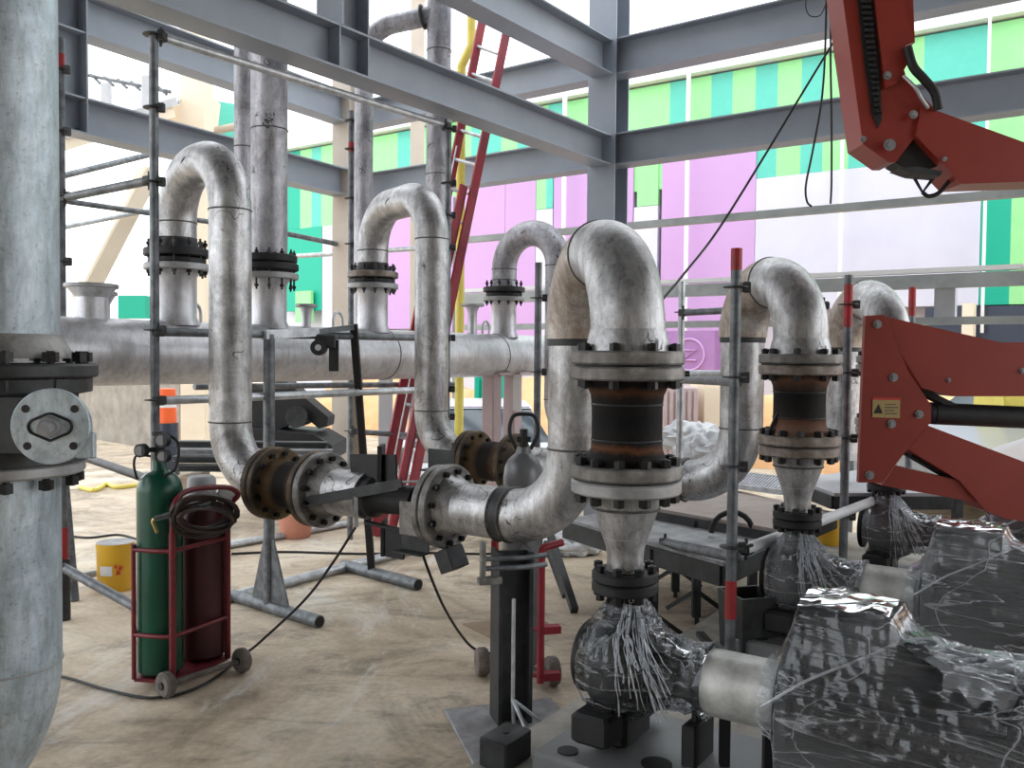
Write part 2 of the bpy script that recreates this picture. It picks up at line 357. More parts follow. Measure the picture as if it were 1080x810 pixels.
def fillet(pts, r, k=10):
    pts = [V(p) for p in pts]; out = [pts[0]]; n = len(pts)
    rr = r if isinstance(r, (list, tuple)) else [r] * n
    for i in range(1, n - 1):
        a, b, c = pts[i - 1], pts[i], pts[i + 1]; d0 = (a - b).normalized(); d1 = (c - b).normalized()
        ang = d0.angle(d1); R_ = rr[i]
        if math.pi - ang < .02: out.append(b); continue
        t = R_ / math.tan(ang / 2); p0 = b + d0 * t; p1 = b + d1 * t; bis = (d0 + d1).normalized(); ce = b + bis * (R_ / math.sin(ang / 2))
        v0 = p0 - ce; v1 = p1 - ce; an = v0.angle(v1); ax = v0.cross(v1).normalized()
        for j in range(k + 1): out.append(ce + Quaternion(ax, an * j / k) @ v0)
    out.append(pts[-1]); return out
def smooth_path(pts, k=8):
    pts = [V(p) for p in pts]; o = []
    q = [pts[0] * 2 - pts[1]] + pts + [pts[-1] * 2 - pts[-2]]
    for i in range(1, len(q) - 2):
        for j in range(k):
            t = j / k; p0, p1, p2, p3 = q[i - 1:i + 3]
            o.append(.5 * ((2 * p1) + (p2 - p0) * t + (2 * p0 - 5 * p1 + 4 * p2 - p3) * t * t + (3 * p1 - p0 - 3 * p2 + p3) * t ** 3))
    o.append(pts[-1]); return o
# ================================================================ SETTING
b = MB(); b.box((0, 18, -.1), (90, 76, .2)); struct('floor', b, 'floor')
# unseen roof slab over the pump hall, added to shade the near pipework
b = MB()
b.prism([V((-7, -6, 6.4)), V((10, -6, 6.4)), V((10, 5.0, 6.4)), V((-7, 7.5, 6.4))], Z, .15); struct('shade_roof', b, 'charcoal')
b = MB(); b.box((1.5, -5.2, 3.2), (17, .2, 6.4)); struct('shade_wall', b, 'blockwall')  # unseen wall behind the camera, added to darken the foreground

# ---- header -----------------------------------------------------
HA = V((-2.43, 4.75, 1.58)); HD = V((2.22, 3.15, 0)).normalized(); HR = .19
def hdr(px, py=375):
    r = C3 @ V(((px - 540) / FPX, (405 - py) / FPX, -1)); r.z = 0
    # intersect horizontal ray with header axis line
    det = r.x * (-HD.y) + r.y * HD.x; t = (HA.x * (-HD.y) + HA.y * HD.x) / det
    p = r * t; return V((p.x, p.y, 1.58))
ZT, ZR, ZJ = 2.66, .90, 2.12          # top of loops, low run, header joint
PR = .113; FR = .19
H1, H2, H3 = hdr(187), hdr(393), hdr(531)
N1, N2, N3 = G(243, 375, 4.86), G(455, 375, 6.0), G(588, 375, 7.7)
R1, R2 = G(662, 375, 3.0), G(844, 375, 4.2)
F1, F2 = G(608, 375, 3.6), G(783, 375, 4.72)
R3 = G(938, 375, 5.4); F3 = G(889, 375, 6.0)

hp = thing('header_pipe', 'long thick grey horizontal header pipe carrying the three tall loops', 'pipe', HA - HD * 1.6 + V((0, 0, -1.58)))
b = MB(); e0 = HA - HD * 1.6; e1 = hdr(575)
b.tube([e0, e1], HR, 48, True); part('pipe_barrel', b, 'header', hp)
b = MB(); b.lathe([(HR, 0), (HR * .97, .06), (HR * .8, .12), (HR * .45, .16), (.01, .17)], e1, HD, 48); part('end_cap', b, 'header', hp)
for s in (1.1, 2.55, 4.0):
    b = MB(); b.torus(HA + HD * s * .98, HD, HR + .001, .004, 48, 6); part('weld_seam', b, 'weld', hp)
def nozzle(c, r, z0, zj, mt='header'):
    b = MB(); b.lathe([(r * 1.18, 0), (r * 1.12, .02), (r, .05), (r, zj - z0 - .05), (r * 1.15, zj - z0 - .02), (r * 1.2, zj - z0)], V((c.x, c.y, z0)), Z, 32); part('branch_nozzle', b, mt, hp)
def header_stack(c, mt='flange_light', big=1.0):
    nozzle(c, PR * big, 1.58 + HR * .86, ZJ - .04)
    flange(hp, V((c.x, c.y, ZJ - .03)), Z, FR * big, .04, mt)
for c in (H1, H2, H3): header_stack(c)
# blind nozzles and lifting lugs along the header
for px, r, zt, fr in ((97, .085, 1.93, .14), (118, .055, 1.90, .095), (323, .032, 1.90, .075), (498, .04, 2.0, .10)):
    c = hdr(px) + (B * .12 if px == 118 else V((0, 0, 0)))
    b = MB(); z0 = 1.58 + HR * .8; b.lathe([(r * 1.3, 0), (r, .03), (r, zt - z0 - .05), (r * 1.5, zt - z0)], V((c.x, c.y, z0)), Z, 24); part('blind_nozzle', b, 'header', hp)
    flange(hp, V((c.x, c.y, zt + .012)), Z, fr, .024, 'flange_light', 0)
for px in (356, 512, 205):
    c = hdr(px); b = MB(); q = []
    for i in range(13):
        a = math.pi * i / 12; q.append(V((c.x, c.y, 1.82)) + HD * .045 * math.cos(a) + Z * .06 * math.sin(a))
    q = [q[0] - Z * .07] + q + [q[-1] - Z * .07]
    b.tube(q, .011, 8); part('lifting_lug', b, 'header', hp)
for px in (519, 541):
    c = hdr(px); b = MB(); b.box((c.x, c.y, .72), (.13, .13, 1.44), HD, V((-HD.y, HD.x, 0)), Z, .01)
    b.box((c.x, c.y, 1.42), (.2, .3, .02), HD, V((-HD.y, HD.x, 0)), Z); b.box((c.x, c.y, .012), (.26, .26, .024), HD, V((-HD.y, HD.x, 0)), Z)
    part('support_post', b, 'pinkcol', hp)
b = MB(); c = hdr(552); b.box((c.x - .06, c.y - .22, 1.33), (.07, .05, .5)); part('white_bracket', b, 'whitewall', hp, 'white painted bracket')

# ---- tall loops from the header down to the low run ----------------
def dirn(a, c): d = c - a; d.z = 0; return d.normalized()
RUN1, RUN2 = dirn(N1, F1), dirn(N2, F2); RUN3 = dirn(N3, F3)
def seam(par, c, axis, r=PR, mt='weld', w=.0045):
    b = MB(); b.torus(c, axis, r + .0005, w, 36, 6); part('weld_seam', b, mt, par)
def at(p, z): return V((p.x, p.y, z))
def tall_loop(Hc, N, run, label, gr, jmt, lmt, far=False):
    t = thing('pipe_loop', label, 'pipe', at(Hc, ZJ), group=gr)
    EL = .305; q = [at(Hc, ZJ + .1), at(Hc, ZT), at(N, ZT), at(N, ZR), at(N, ZR) + run * (.34 if not far else .5)]
    rr = min(.305, (Hc - N).xy.length / 2 - .002)
    b = MB(); b.tube(fillet(q, [0, rr, rr, .305, 0], 14), PR, 36); part('pipe_tube', b, 'pipe' if not far else 'pipe_far', t)
    b = MB(); b.lathe([(PR * 1.22, 0), (PR * 1.2, .02), (PR * 1.02, .1)], at(Hc, ZJ + .035), Z, 32); part('weld_neck', b, 'charcoal' if not far else 'pipe_far', t)
    seam(t, at(Hc, ZT - rr), Z); seam(t, at(N, ZT - rr), Z); seam(t, at(N, ZR + .305), Z)
    seam(t, at(Hc, ZJ + .14), Z)
    seam(t, (at(Hc, ZT) + at(N, ZT)) / 2, N - Hc)
    flange(t, at(Hc, ZJ + .055), Z, FR, .045, jmt, 12, blen=.15, br=.014, boff=-.03)
    flange(t, at(Hc, ZJ + .008), Z, FR * .86, .035, 'black_iron', name='gasket_ring')
    if not far:
        flange(t, at(N, ZR) + run * .34, run, FR, .045, lmt, 12, blen=.05, br=.014, boff=0)
    return t
GL = 'tall inverted U pipe loops on the header'
tall_loop(H1, N1, RUN1, 'leftmost tall inverted U pipe loop rising from black flange on the header', GL, 'black_iron', 'flange_rust')
tall_loop(H2, N2, RUN2, 'middle tall inverted U pipe loop with brownish bolted flange on the header', GL, 'flange_brown', 'flange_rust')
tall_loop(H3, N3, RUN3, 'farthest and smallest looking U pipe loop, behind the front pump loop, against the lilac facade', GL, 'charcoal', 'flange', True)

# ---- rusty flexible joints on the low run ---------------------------
RUSTH = rust_band_mat('rusty_joint_body', .26, [(0, (.08, .055, .03)), (.2, (.12, .075, .04)), (.4, (.015, .012, .010)), (.7, (.012, .010, .009)), (.95, (.12, .06, .035))])
def low_joint(N, run, label, L=.30):
    s = at(N, ZR) + run * .385; t = thing('expansion_joint', label, 'pipe joint', s, axrot(run), 'rusty expansion joints on the low runs')
    flange(t, s + run * .0, run, FR, .04, 'flange_rust', 12, blen=.04, br=.014)
    b = MB(); b.lathe([(.14, .02), (.125, .05), (.122, .08), (.128, L / 2), (.122, L - .08), (.125, L - .05), (.14, L - .02)], s, run, 36); part('joint_body', b, RUSTH, t)
    flange(t, s + run * L, run, FR, .04, 'flange_rust', 12, blen=.04, br=.013)
    return s + run * L
J1 = low_joint(N1, RUN1, 'rusty brown expansion joint bolted to the foot of the leftmost tall loop')
J2 = low_joint(N2, RUN2, 'rusty brown expansion joint bolted to the foot of the middle tall loop')

# stub spool after joint 1
t = thing('pipe_spool', 'short grey flanged pipe stub between rusty joint and black clamp jig', 'pipe', J1 + RUN1 * .045)
flange(t, J1 + RUN1 * .047, RUN1, FR, .045, 'flange', 12, blen=.05, br=.015, boff=0)
b = MB(); b.tube([J1 + RUN1 * .05, J1 + RUN1 * .36], PR, 36); part('pipe_tube', b, 'pipe', t)
b = MB(); b.lathe([(PR * 1.25, 0), (PR * 1.2, .02), (PR * 1.0, .07)], J1 + RUN1 * .07, RUN1, 32); part('weld_neck', b, 'flange', t)
J1b = J1 + RUN1 * .36

# ---- pump side: U loop, low run, flange ------------------------------
ZU = 1.955; ZC1 = 1.55; ZC0 = 1.17; ZP = .82
def pump_loop(Rp, Fp, run, label, length, z_top=ZU, low=True, gr='pump discharge U loops'):
    t = thing('pump_loop', label, 'pipe', at(Rp, ZC1), group=gr)
    rr = (Fp - Rp).xy.length / 2 - .001
    zb = z_top - rr; u = dirn(Rp, Fp)
    mid = (at(Rp, z_top) + at(Fp, z_top)) / 2
    b = MB(); b.tube(fillet([at(Rp, ZC1 + .03), at(Rp, z_top), mid + u * .002], [0, rr, 0], 16), PR * 1.11, 40); part('elbow', b, 'pipe', t)
    b = MB(); b.tube(fillet([mid, at(Fp, z_top), at(Fp, zb - .001)], [0, rr - .002, 0], 16), PR * 1.109, 40); part('elbow', b, 'elbow_rust', t, 'tan rust stained elbow')
    b = MB(); b.lathe([(PR * 1.36, 0), (PR * 1.28, .03), (PR * 1.12, .10)], at(Rp, ZC1 + .022), Z, 36); part('weld_neck', b, 'pipe', t)
    seam(t, at(Rp, zb), Z); seam(t, at(Rp, ZC1 + .155), Z); seam(t, mid, u, PR * 1.11)
    b = MB(); b.lathe([(PR * .98, 0), (PR * 1.05, .004), (PR * 1.05, .035), (PR * .98, .04)], at(Fp, zb - .03), Z, 36); part('coupling_band', b, 'charcoal', t)
    if low:
        q = [at(Fp, zb), at(Fp, ZR), at(Fp, ZR) - run * length]
        b = MB(); b.tube(fillet(q, [0, .305, 0], 16), PR, 40); part('low_run', b, 'pipe', t)
        seam(t, at(Fp, ZR + .305), Z); seam(t, at(Fp, ZR) - run * .31, run, w=.009); seam(t, at(Fp, ZR) - run * .365, run, w=.009)
        b = MB(); b.lathe([(PR * 1.04, 0), (PR * 1.04, .05)], at(Fp, ZR) - run * .36, run, 36); part('wrap_band', b, 'charcoal', t)
    else:
        b = MB(); b.tube([at(Fp, zb), at(Fp, .9)], PR, 32); part('low_run', b, 'pipe', t)
    flange(t, at(Rp, ZC1 + .026), Z, FR, .045, 'flange', 8, blen=.1, br=.018, boff=-.027)
    flange(t, at(Rp, ZC1 + .0), Z, FR * .93, .007, 'rubber', 0, name='gasket')
    return t, zb
L1 = .66
pl1, zb1 = pump_loop(R1, F1, RUN1, 'large scuffed U pipe loop nearest the camera, above the black and rust check valve', L1)
f1 = at(F1, ZR) - RUN1 * L1
flange(pl1, f1, RUN1, FR, .045, 'flange', 12, blen=.05, br=.014, boff=0)
flange(pl1, f1 - RUN1 * .05, RUN1, FR * .97, .04, 'flange', 0)
b = MB(); b.lathe([(PR * 1.0, 0), (PR * 1.2, .05), (PR * 1.3, .07)], f1 + RUN1 * .09, -RUN1, 36); part('weld_neck', b, 'pipe', pl1)
pl2, zb2 = pump_loop(R2, F2, RUN2, 'second pump U pipe loop, left of the orange lift arm, with tan stained inner leg', 1.35)
pl3, zb3 = pump_loop(R3, F3, RUN3, 'third pump U pipe loop, half hidden behind the orange lift plate', .5, low=False)

# ---- check valves (black/rust spools) and reducers -----------------
RUSTV = rust_band_mat('rusty_valve_body', .34, [(0, (.006, .006, .007)), (.20, (.012, .010, .009)), (.25, (.12, .045, .016)), (.30, (.012, .010, .009)), (.55, (.004, .004, .005)), (.74, (.012, .009, .007)), (.80, (.07, .03, .014)), (.86, (.007, .006, .006))])
RUSTW = rust_band_mat('rusty_valve_body_light', .34, [(0, (.25, .2, .17)), (.16, (.2, .11, .075)), (.28, (.12, .055, .035)), (.34, (.02, .017, .015)), (.66, (.009, .009, .01)), (.76, (.06, .035, .025)), (.84, (.14, .07, .045)), (.93, (.03, .022, .02))])
def riser(Rp, n, hidden=False):
    names = ['nearest black check valve with rust bands, below the front U loop',
             'second check valve with rusty pink bands, right of the red topped scaffold pole', 'third check valve, behind the orange lift plate']
    z0, z1 = ZC0, ZC1
    t = thing('check_valve', names[n], 'valve', at(Rp, z0 + .02), group='check valves above the pumps')
    hh = z1 - z0
    b = MB(); b.lathe([(.15, .045), (.135, .065), (.121, .10), (.119, .14), (.119, hh - .14), (.123, hh - .1), (.14, hh - .06), (.15, hh - .045)], at(Rp, z0), Z, 40)
    part('valve_body', b, RUSTV if n == 0 else RUSTW, t)
    b = MB(); b.torus(at(Rp, z0 + .13), Z, .119, .004, 36, 6); b.torus(at(Rp, z1 - .13), Z, .119, .004, 36, 6); part('raised_ring', b, 'charcoal', t)
    m1 = 'flange' if n == 0 else 'flange_brown'
    flange(t, at(Rp, z1 - .026), Z, FR, .045, m1, 0)
    flange(t, at(Rp, z0 + .026), Z, FR, .045, m1, 12, blen=.1, br=.0195, boff=-.027)
    flange(t, at(Rp, z0), Z, FR * .93, .007, 'rubber', 0, name='gasket')
    if n == 1:
        b = MB(); q = at(Rp, z0 + .06) + V((-.15, -.03, 0)); b.bar(q, q + V((.05, 0, .11)), .02, .012); part('lever', b, 'black_iron', t)
    names = ['nearest pale grey cone reducer standing on the front film wrapped pump', 'second pale grey cone reducer, standing on the second film wrapped pump', 'third cone reducer, behind the orange lift plate']
    zt = z0; zb = ZP + .036
    t = thing('cone_reducer', names[n], 'pipe', at(Rp, zb), group='cone reducers on the pumps')
    flange(t, at(Rp, z0 - .026), Z, FR * .98, .045, 'flange_light' if n == 0 else 'flange_brown', 0)
    hh = zt - zb
    b = MB(); b.lathe([(.062, 0), (.062, .05), (.066, .08), (.112, hh - .1), (.118, hh - .07), (.13, hh - .04)], at(Rp, zb), Z, 40); part('cone', b, 'pipe', t)
    seam(t, at(Rp, zb + .115), Z, .0735, 'steel_light'); seam(t, at(Rp, zt - .1), Z, .113)
    flange(t, at(Rp, ZP + .018), Z, .112, .034, 'black_iron', 8, blen=.074, br=.016, boff=-.018)
riser(R1, 0); riser(R2, 1); riser(R3, 2)

# ---- bare uprights on and behind the header -----------------------
GV = 'vertical pipes climbing past the beams'
def riser_pipe(name, label, px, r, z0, z1, d=None, fl=True, foot=False, group=GV):
    c = hdr(px) if d is None else G(px, 375, d)
    t = thing(name, label, 'pipe', at(c, z0), group=group)
    b = MB(); b.tube([at(c, z0), at(c, z1)], r, 32); part('pipe_tube', b, 'pipe_far', t)
    for zz in (3.05, 4.05): seam(t, at(c, zz), Z, r)
    return c, t
c, t = riser_pipe('riser_pipe', 'thick grey vertical pipe on black flange, between left and middle loops', 284, .118, ZJ + .04, 6.3)
nozzle(c, PR, 1.58 + HR * .86, ZJ - .04); flange(hp, at(c, ZJ - .03), Z, FR, .04, 'flange_light')
flange(t, at(c, ZJ + .03), Z, FR, .045, 'black_iron', 12, blen=.2, br=.013, boff=-.02); flange(t, at(c, ZJ + .085), Z, FR * .95, .05, 'black_iron', 0)
c, t = riser_pipe('riser_pipe', 'thin grey vertical pipe just left of the thick flanged vertical pipe', 257, .065, 1.9, 6.3, 6.4)
hz = hdr(257); b = MB(); b.tube(fillet([at(c, 1.9), at(c, 1.6), at(c, 1.6) + (hz - c).xy.to_3d().normalized() * ((hz - c).xy.length - .15)], [0, .1, 0], 8), .065, 24); part('elbow', b, 'pipe_far', t)
RB2=1
c, t = riser_pipe('riser_pipe', 'grey vertical pipe behind the middle loop, its branch bending down beside the beige column', 461, .1, 1.7, 6.4)
q = P(461, 15, c.y); e = P(384, 60, c.y + .1); k = P(384, 32, c.y + .1)
hz = hdr(379); b = MB(); b.tube(fillet([q, k, V((k.x, k.y, 1.62)), V((hz.x, hz.y + .1, 1.62))], [0, .3, .14, 0], 10), .077, 24); part('side_branch', b, 'pipe_far', t)
b = MB(); b.torus(P(446, 18, c.y), q - k, .087, .014, 24, 8); part('branch_collar', b, 'charcoal', t)

# ---- big pipe at the left edge with flanged valve -----------------
C0 = G(0, 375, 2.6); br_ = .158
t = thing('vertical_pipe', 'big pale blue grey vertical pipe above the round faced valve, at left edge', 'pipe', at(C0, 1.57))
b = MB(); b.tube([at(C0, 1.57), at(C0, 5.5)], br_, 64); part('pipe_tube', b, 'bigpipe', t)
b = MB(); b.lathe([(br_ * 1.25, 0), (br_ * 1.2, .02), (br_ * 1.01, .07)], at(C0, 1.56), Z, 64); part('weld_neck', b, 'flange', t)
flange(t, at(C0, 1.525), Z, .262, .04, 'charcoal', 12, blen=.05, br=.022, circ=.86, boff=-.0, bstart=.1)
t = thing('vertical_pipe', 'big pale grey pipe below the valve, curving away near the floor at left', 'pipe', at(C0, 0))
b = MB(); b.tube(fillet([at(C0, 1.24), at(C0, .22), at(C0, .22) + V((-1.3, .25, 0))], .45, 18), br_, 64); part('pipe_tube', b, 'bigpipe', t)
flange(t, at(C0, 1.24), Z, .225, .035, 'flange_light', 12, blen=.05, br=.02, circ=.9, boff=.0, bstart=.1)
seam(t, at(C0, .66), Z, br_, 'flange_light', .004)
t = thing('flanged_valve', 'black valve body with round plate and diamond shaped gland, bolted at left edge', 'valve', at(C0, 1.26))
b = MB(); b.lathe([(.24, 0), (.24, .04), (.2, .055), (.2, .19), (.245, .2), (.245, .24)], at(C0, 1.262), Z, 48); b.box(at(C0, 1.38) + V((.03, -.08, 0)), (.36, .26, .17), bev=.01); part('valve_body', b, 'charcoal', t)
pc = P(53, 450, 2.33); nd = V((.10, -1, .0)).normalized(); uu = V((-nd.y, nd.x, 0)).normalized() * -1
uu = Z.cross(nd).normalized()
if uu.x < 0: uu = -uu
b = MB(); b.cyl(pc - nd * .12, pc - nd * .022, .05, n=24); part('valve_neck', b, 'charcoal', t)
b = MB(); b.lathe([(.097, 0), (.100, .003), (.100, .020), (.098, .022)], pc - nd * .022, nd, 64); b.box(pc - nd * .012 + uu * .085 - Z * .05, (.05, .02, .07), uu, nd, Z, .004); part('round_plate', b, 'bigpipe', t, 'light grey round plate')
for a in (38, 142, 222, 318):
    hole = MB(); hole.cyl(pc + (uu * math.cos(R(a)) * .078 + Z * math.sin(R(a)) * .076) - nd * .002, pc + (uu * math.cos(R(a)) * .078 + Z * math.sin(R(a)) * .076) + nd * .0015, .0105, n=16)
    part('bolt_hole', hole, 'rubber', t)
def diamond(w, h, r):
    return fillet([pc + uu * (-w) , pc + Z * h, pc + uu * w, pc - Z * h, pc - uu * w], [0, r, r * .6, r, 0], 6)
q = fillet([pc - uu * .0 - Z * .037 + uu * 0, pc + uu * .085, pc + Z * .037, pc - uu * .085, pc - Z * .037], [0, .02, .03, .02, 0], 6)
b = MB(); b.tube([p + nd * .002 for p in q + [q[0]]], .0038, 6, False); part('diamond_groove', b, 'rubber', t)
b = MB(); b.cyl(pc, pc + nd * .03 + uu * .004, .028, .024, 20); b.cyl(pc + nd * .03 + uu * .004, pc + nd * .10 + uu * .022, .018, .015, 18); b.cyl(pc + nd * .10 + uu * .022, pc + nd * .115 + uu * .026, .011, n=14); part('shaft_stub', b, 'flange_light', t)

# ---- black clamp jig between the two pipe ends -----------------------
k0 = J1b + RUN1 * .0; k1 = f1 - RUN1 * .075; Lg = (k1 - k0).length
t = thing('pipe_clamp', 'black line up clamp jig with angle irons joining two grey pipe ends', 'clamp', k0 - Z * .2)
sd = Z.cross(RUN1).normalized()
b = MB(); b.lathe([(.10, 0), (.10, .05), (.075, .08), (.07, Lg * .5), (.078, Lg * .75), (.045, Lg * .8), (.045, Lg)], k0, RUN1, 20); part('core_tube', b, 'black_iron', t)
b = MB(); b.bar(k0 - RUN1 * .1 + Z * .10 - sd * .02, k0 + RUN1 * .2 + Z * .12 - sd * .02, .012, .19, bev=.003); b.bar(k0 + Z * .05 + RUN1 * .08, k0 + Z * .25 + RUN1 * .08, .02, .13); part('upright_plate', b, 'black_iron', t)
fr = -sd if (-sd).dot(V((0, -1, 0))) > 0 else sd
b = MB(); p0 = k0 - RUN1 * .28 + fr * .135 - Z * .06; p1 = k0 + RUN1 * .32 + fr * .12 + Z * .08; b.bar(p0, p1, .05, .008); b.bar(p0 + Z * .02 - fr * .0, p1 + Z * .02, .008, .05); part('angle_iron', b, 'charcoal', t)
b = MB(); b.bar(k0 + RUN1 * .02 - Z * .12 + fr * .04, k0 + RUN1 * .3 - Z * .13 + fr * .05, .03, .012); b.box(k0 + RUN1 * .1 - Z * .19, (.02, .11, .16), bev=.003); b.box(k0 + RUN1 * .19 - Z * .2 + fr * .03, (.13, .012, .14), RUN1, fr, Z, .003); part('lower_bracket', b, 'black_iron', t)
b = MB(); b.bar(k0 + RUN1 * .06 + fr * .15 + Z * .02, k0 + RUN1 * .065 + fr * .15 - Z * .12, .02, .006); part('flat_bar', b, 'flange_light', t, 'pale flat bar')
b = MB(); p1 = k0 + RUN1 * .5 + Z * .12; b.bar(k0 + RUN1 * .12 + Z * .08 + fr * .06, p1 + fr * .02, .05, .006); part('wedge_plate', b, 'dusty_steel', t, 'dusty grey wedge plate')
for s, c_, a_ in ((-1, .17, .05), (1, .18, .02)):
    b = MB(); q = k1 + RUN1 * .0 + fr * (.08 if s < 0 else -.10) + Z * s * (.19 if s > 0 else .16)
    b.box(q - RUN1 * .05, (.16, .008, .1), RUN1, fr, Z, .002); b.box(q - RUN1 * .05 + fr * .03 - Z * .046, (.16, .07, .008), RUN1, fr, Z, .002); part('welded_angle', b, 'charcoal', t)
b = MB(); q = k1 - RUN1 * .03 - Z * .05 + fr * .13; b.box(q, (.14, .01, .15), RUN1, fr, Z, .003); part('welded_angle', b, 'flange', t)
b = MB(); q = f1 - Z * .235 + RUN1 * .02; b.box(q, (.08, .12, .10), (RUN1 + Z * .5).normalized(), fr, (Z - RUN1 * .5).normalized(), .003); part('welded_angle', b, 'charcoal', t)

# ================================================================ PUMPS
def hull(pts):
    pts = sorted(set((round(x, 5), round(y, 5)) for x, y in pts))
    def half(p):
        h = []
        for q in p:
            while len(h) > 1 and (h[-1][0] - h[-2][0]) * (q[1] - h[-2][1]) - (h[-1][1] - h[-2][1]) * (q[0] - h[-2][0]) <= 0: h.pop()
            h.append(q)
        return h[:-1]
    return half(pts) + half(pts[::-1])
def radial(h, a, c=(0, 0)):
    dx, dy = math.cos(a), math.sin(a); best = 0; n = len(h)
    for i in range(n):
        x0, y0 = h[i][0] - c[0], h[i][1] - c[1]; x1, y1 = h[(i + 1) % n][0] - c[0], h[(i + 1) % n][1] - c[1]
        ex, ey = x1 - x0, y1 - y0; det = dx * (-ey) + dy * ex
        if abs(det) < 1e-9: continue
        t = (x0 * (-ey) + y0 * ex) / det; s = (dx * y0 - dy * x0) / det
        if t > 0 and -1e-6 <= s <= 1 + 1e-6: best = max(best, t)
    return best
def circ(r, cx=0, cz=0, n=20): return [(cx + r * math.cos(2 * math.pi * i / n), cz + r * math.sin(2 * math.pi * i / n)) for i in range(n)]
def film(O, D, S, stations, nt_, na, seed, amp=.012, arange=None):
    """shrink film lofted over cross-section outlines; creased by noise"""
    ts = [s[0] for s in stations]; b = MB(); rows = []
    hs = [[radial(hull(s[1]), 2 * math.pi * j / na) for j in range(na)] for s in stations]
    for i in range(nt_ + 1):
        t = ts[0] + (ts[-1] - ts[0]) * i / nt_; k = max(q for q in range(len(ts)) if ts[q] <= t + 1e-9); k = min(k, len(ts) - 2)
        f = (t - ts[k]) / (ts[k + 1] - ts[k]); row = []
        for j in range(na):
            a = 2 * math.pi * j / na; r = hs[k][j] * (1 - f) + hs[k + 1][j] * f
            p = O + D * t + S * (r * math.cos(a)) + Z * (r * math.sin(a)); sd_ = 0
            sd_ = V((seed, seed * .3, 0)); th_ = a + seed
            w1 = noise.noise(p * 4 + sd_)
            w2 = 1 - abs(noise.noise(V((t * 4 + seed, math.cos(a) * 1.6 + t * 2, math.sin(a) * 1.6)) * 2.2)) * 2.2
            w3 = 1 - abs(noise.noise(V((t * 3 - math.cos(a) * 2, math.sin(a) * 3 + t * 5 + seed, seed)) * 3.1)) * 2.2
            w4 = noise.noise(p * 26 + sd_)
            r2 = r + .004 + amp * (.5 + .6 * w1) + amp * .9 * max(0, w2) ** 5 + amp * .7 * max(0, w3) ** 6 + amp * .05 * w4
            row.append(O + D * t + S * (r2 * math.cos(a)) + Z * (r2 * math.sin(a)))
        rows.append(row)
    vs = [p for r_ in rows for p in r_]; fs = [(i * na + j, i * na + (j + 1) % na, (i + 1) * na + (j + 1) % na, (i + 1) * na + j) for i in range(nt_) for j in range(na)]
    return b.add(vs, fs, True)

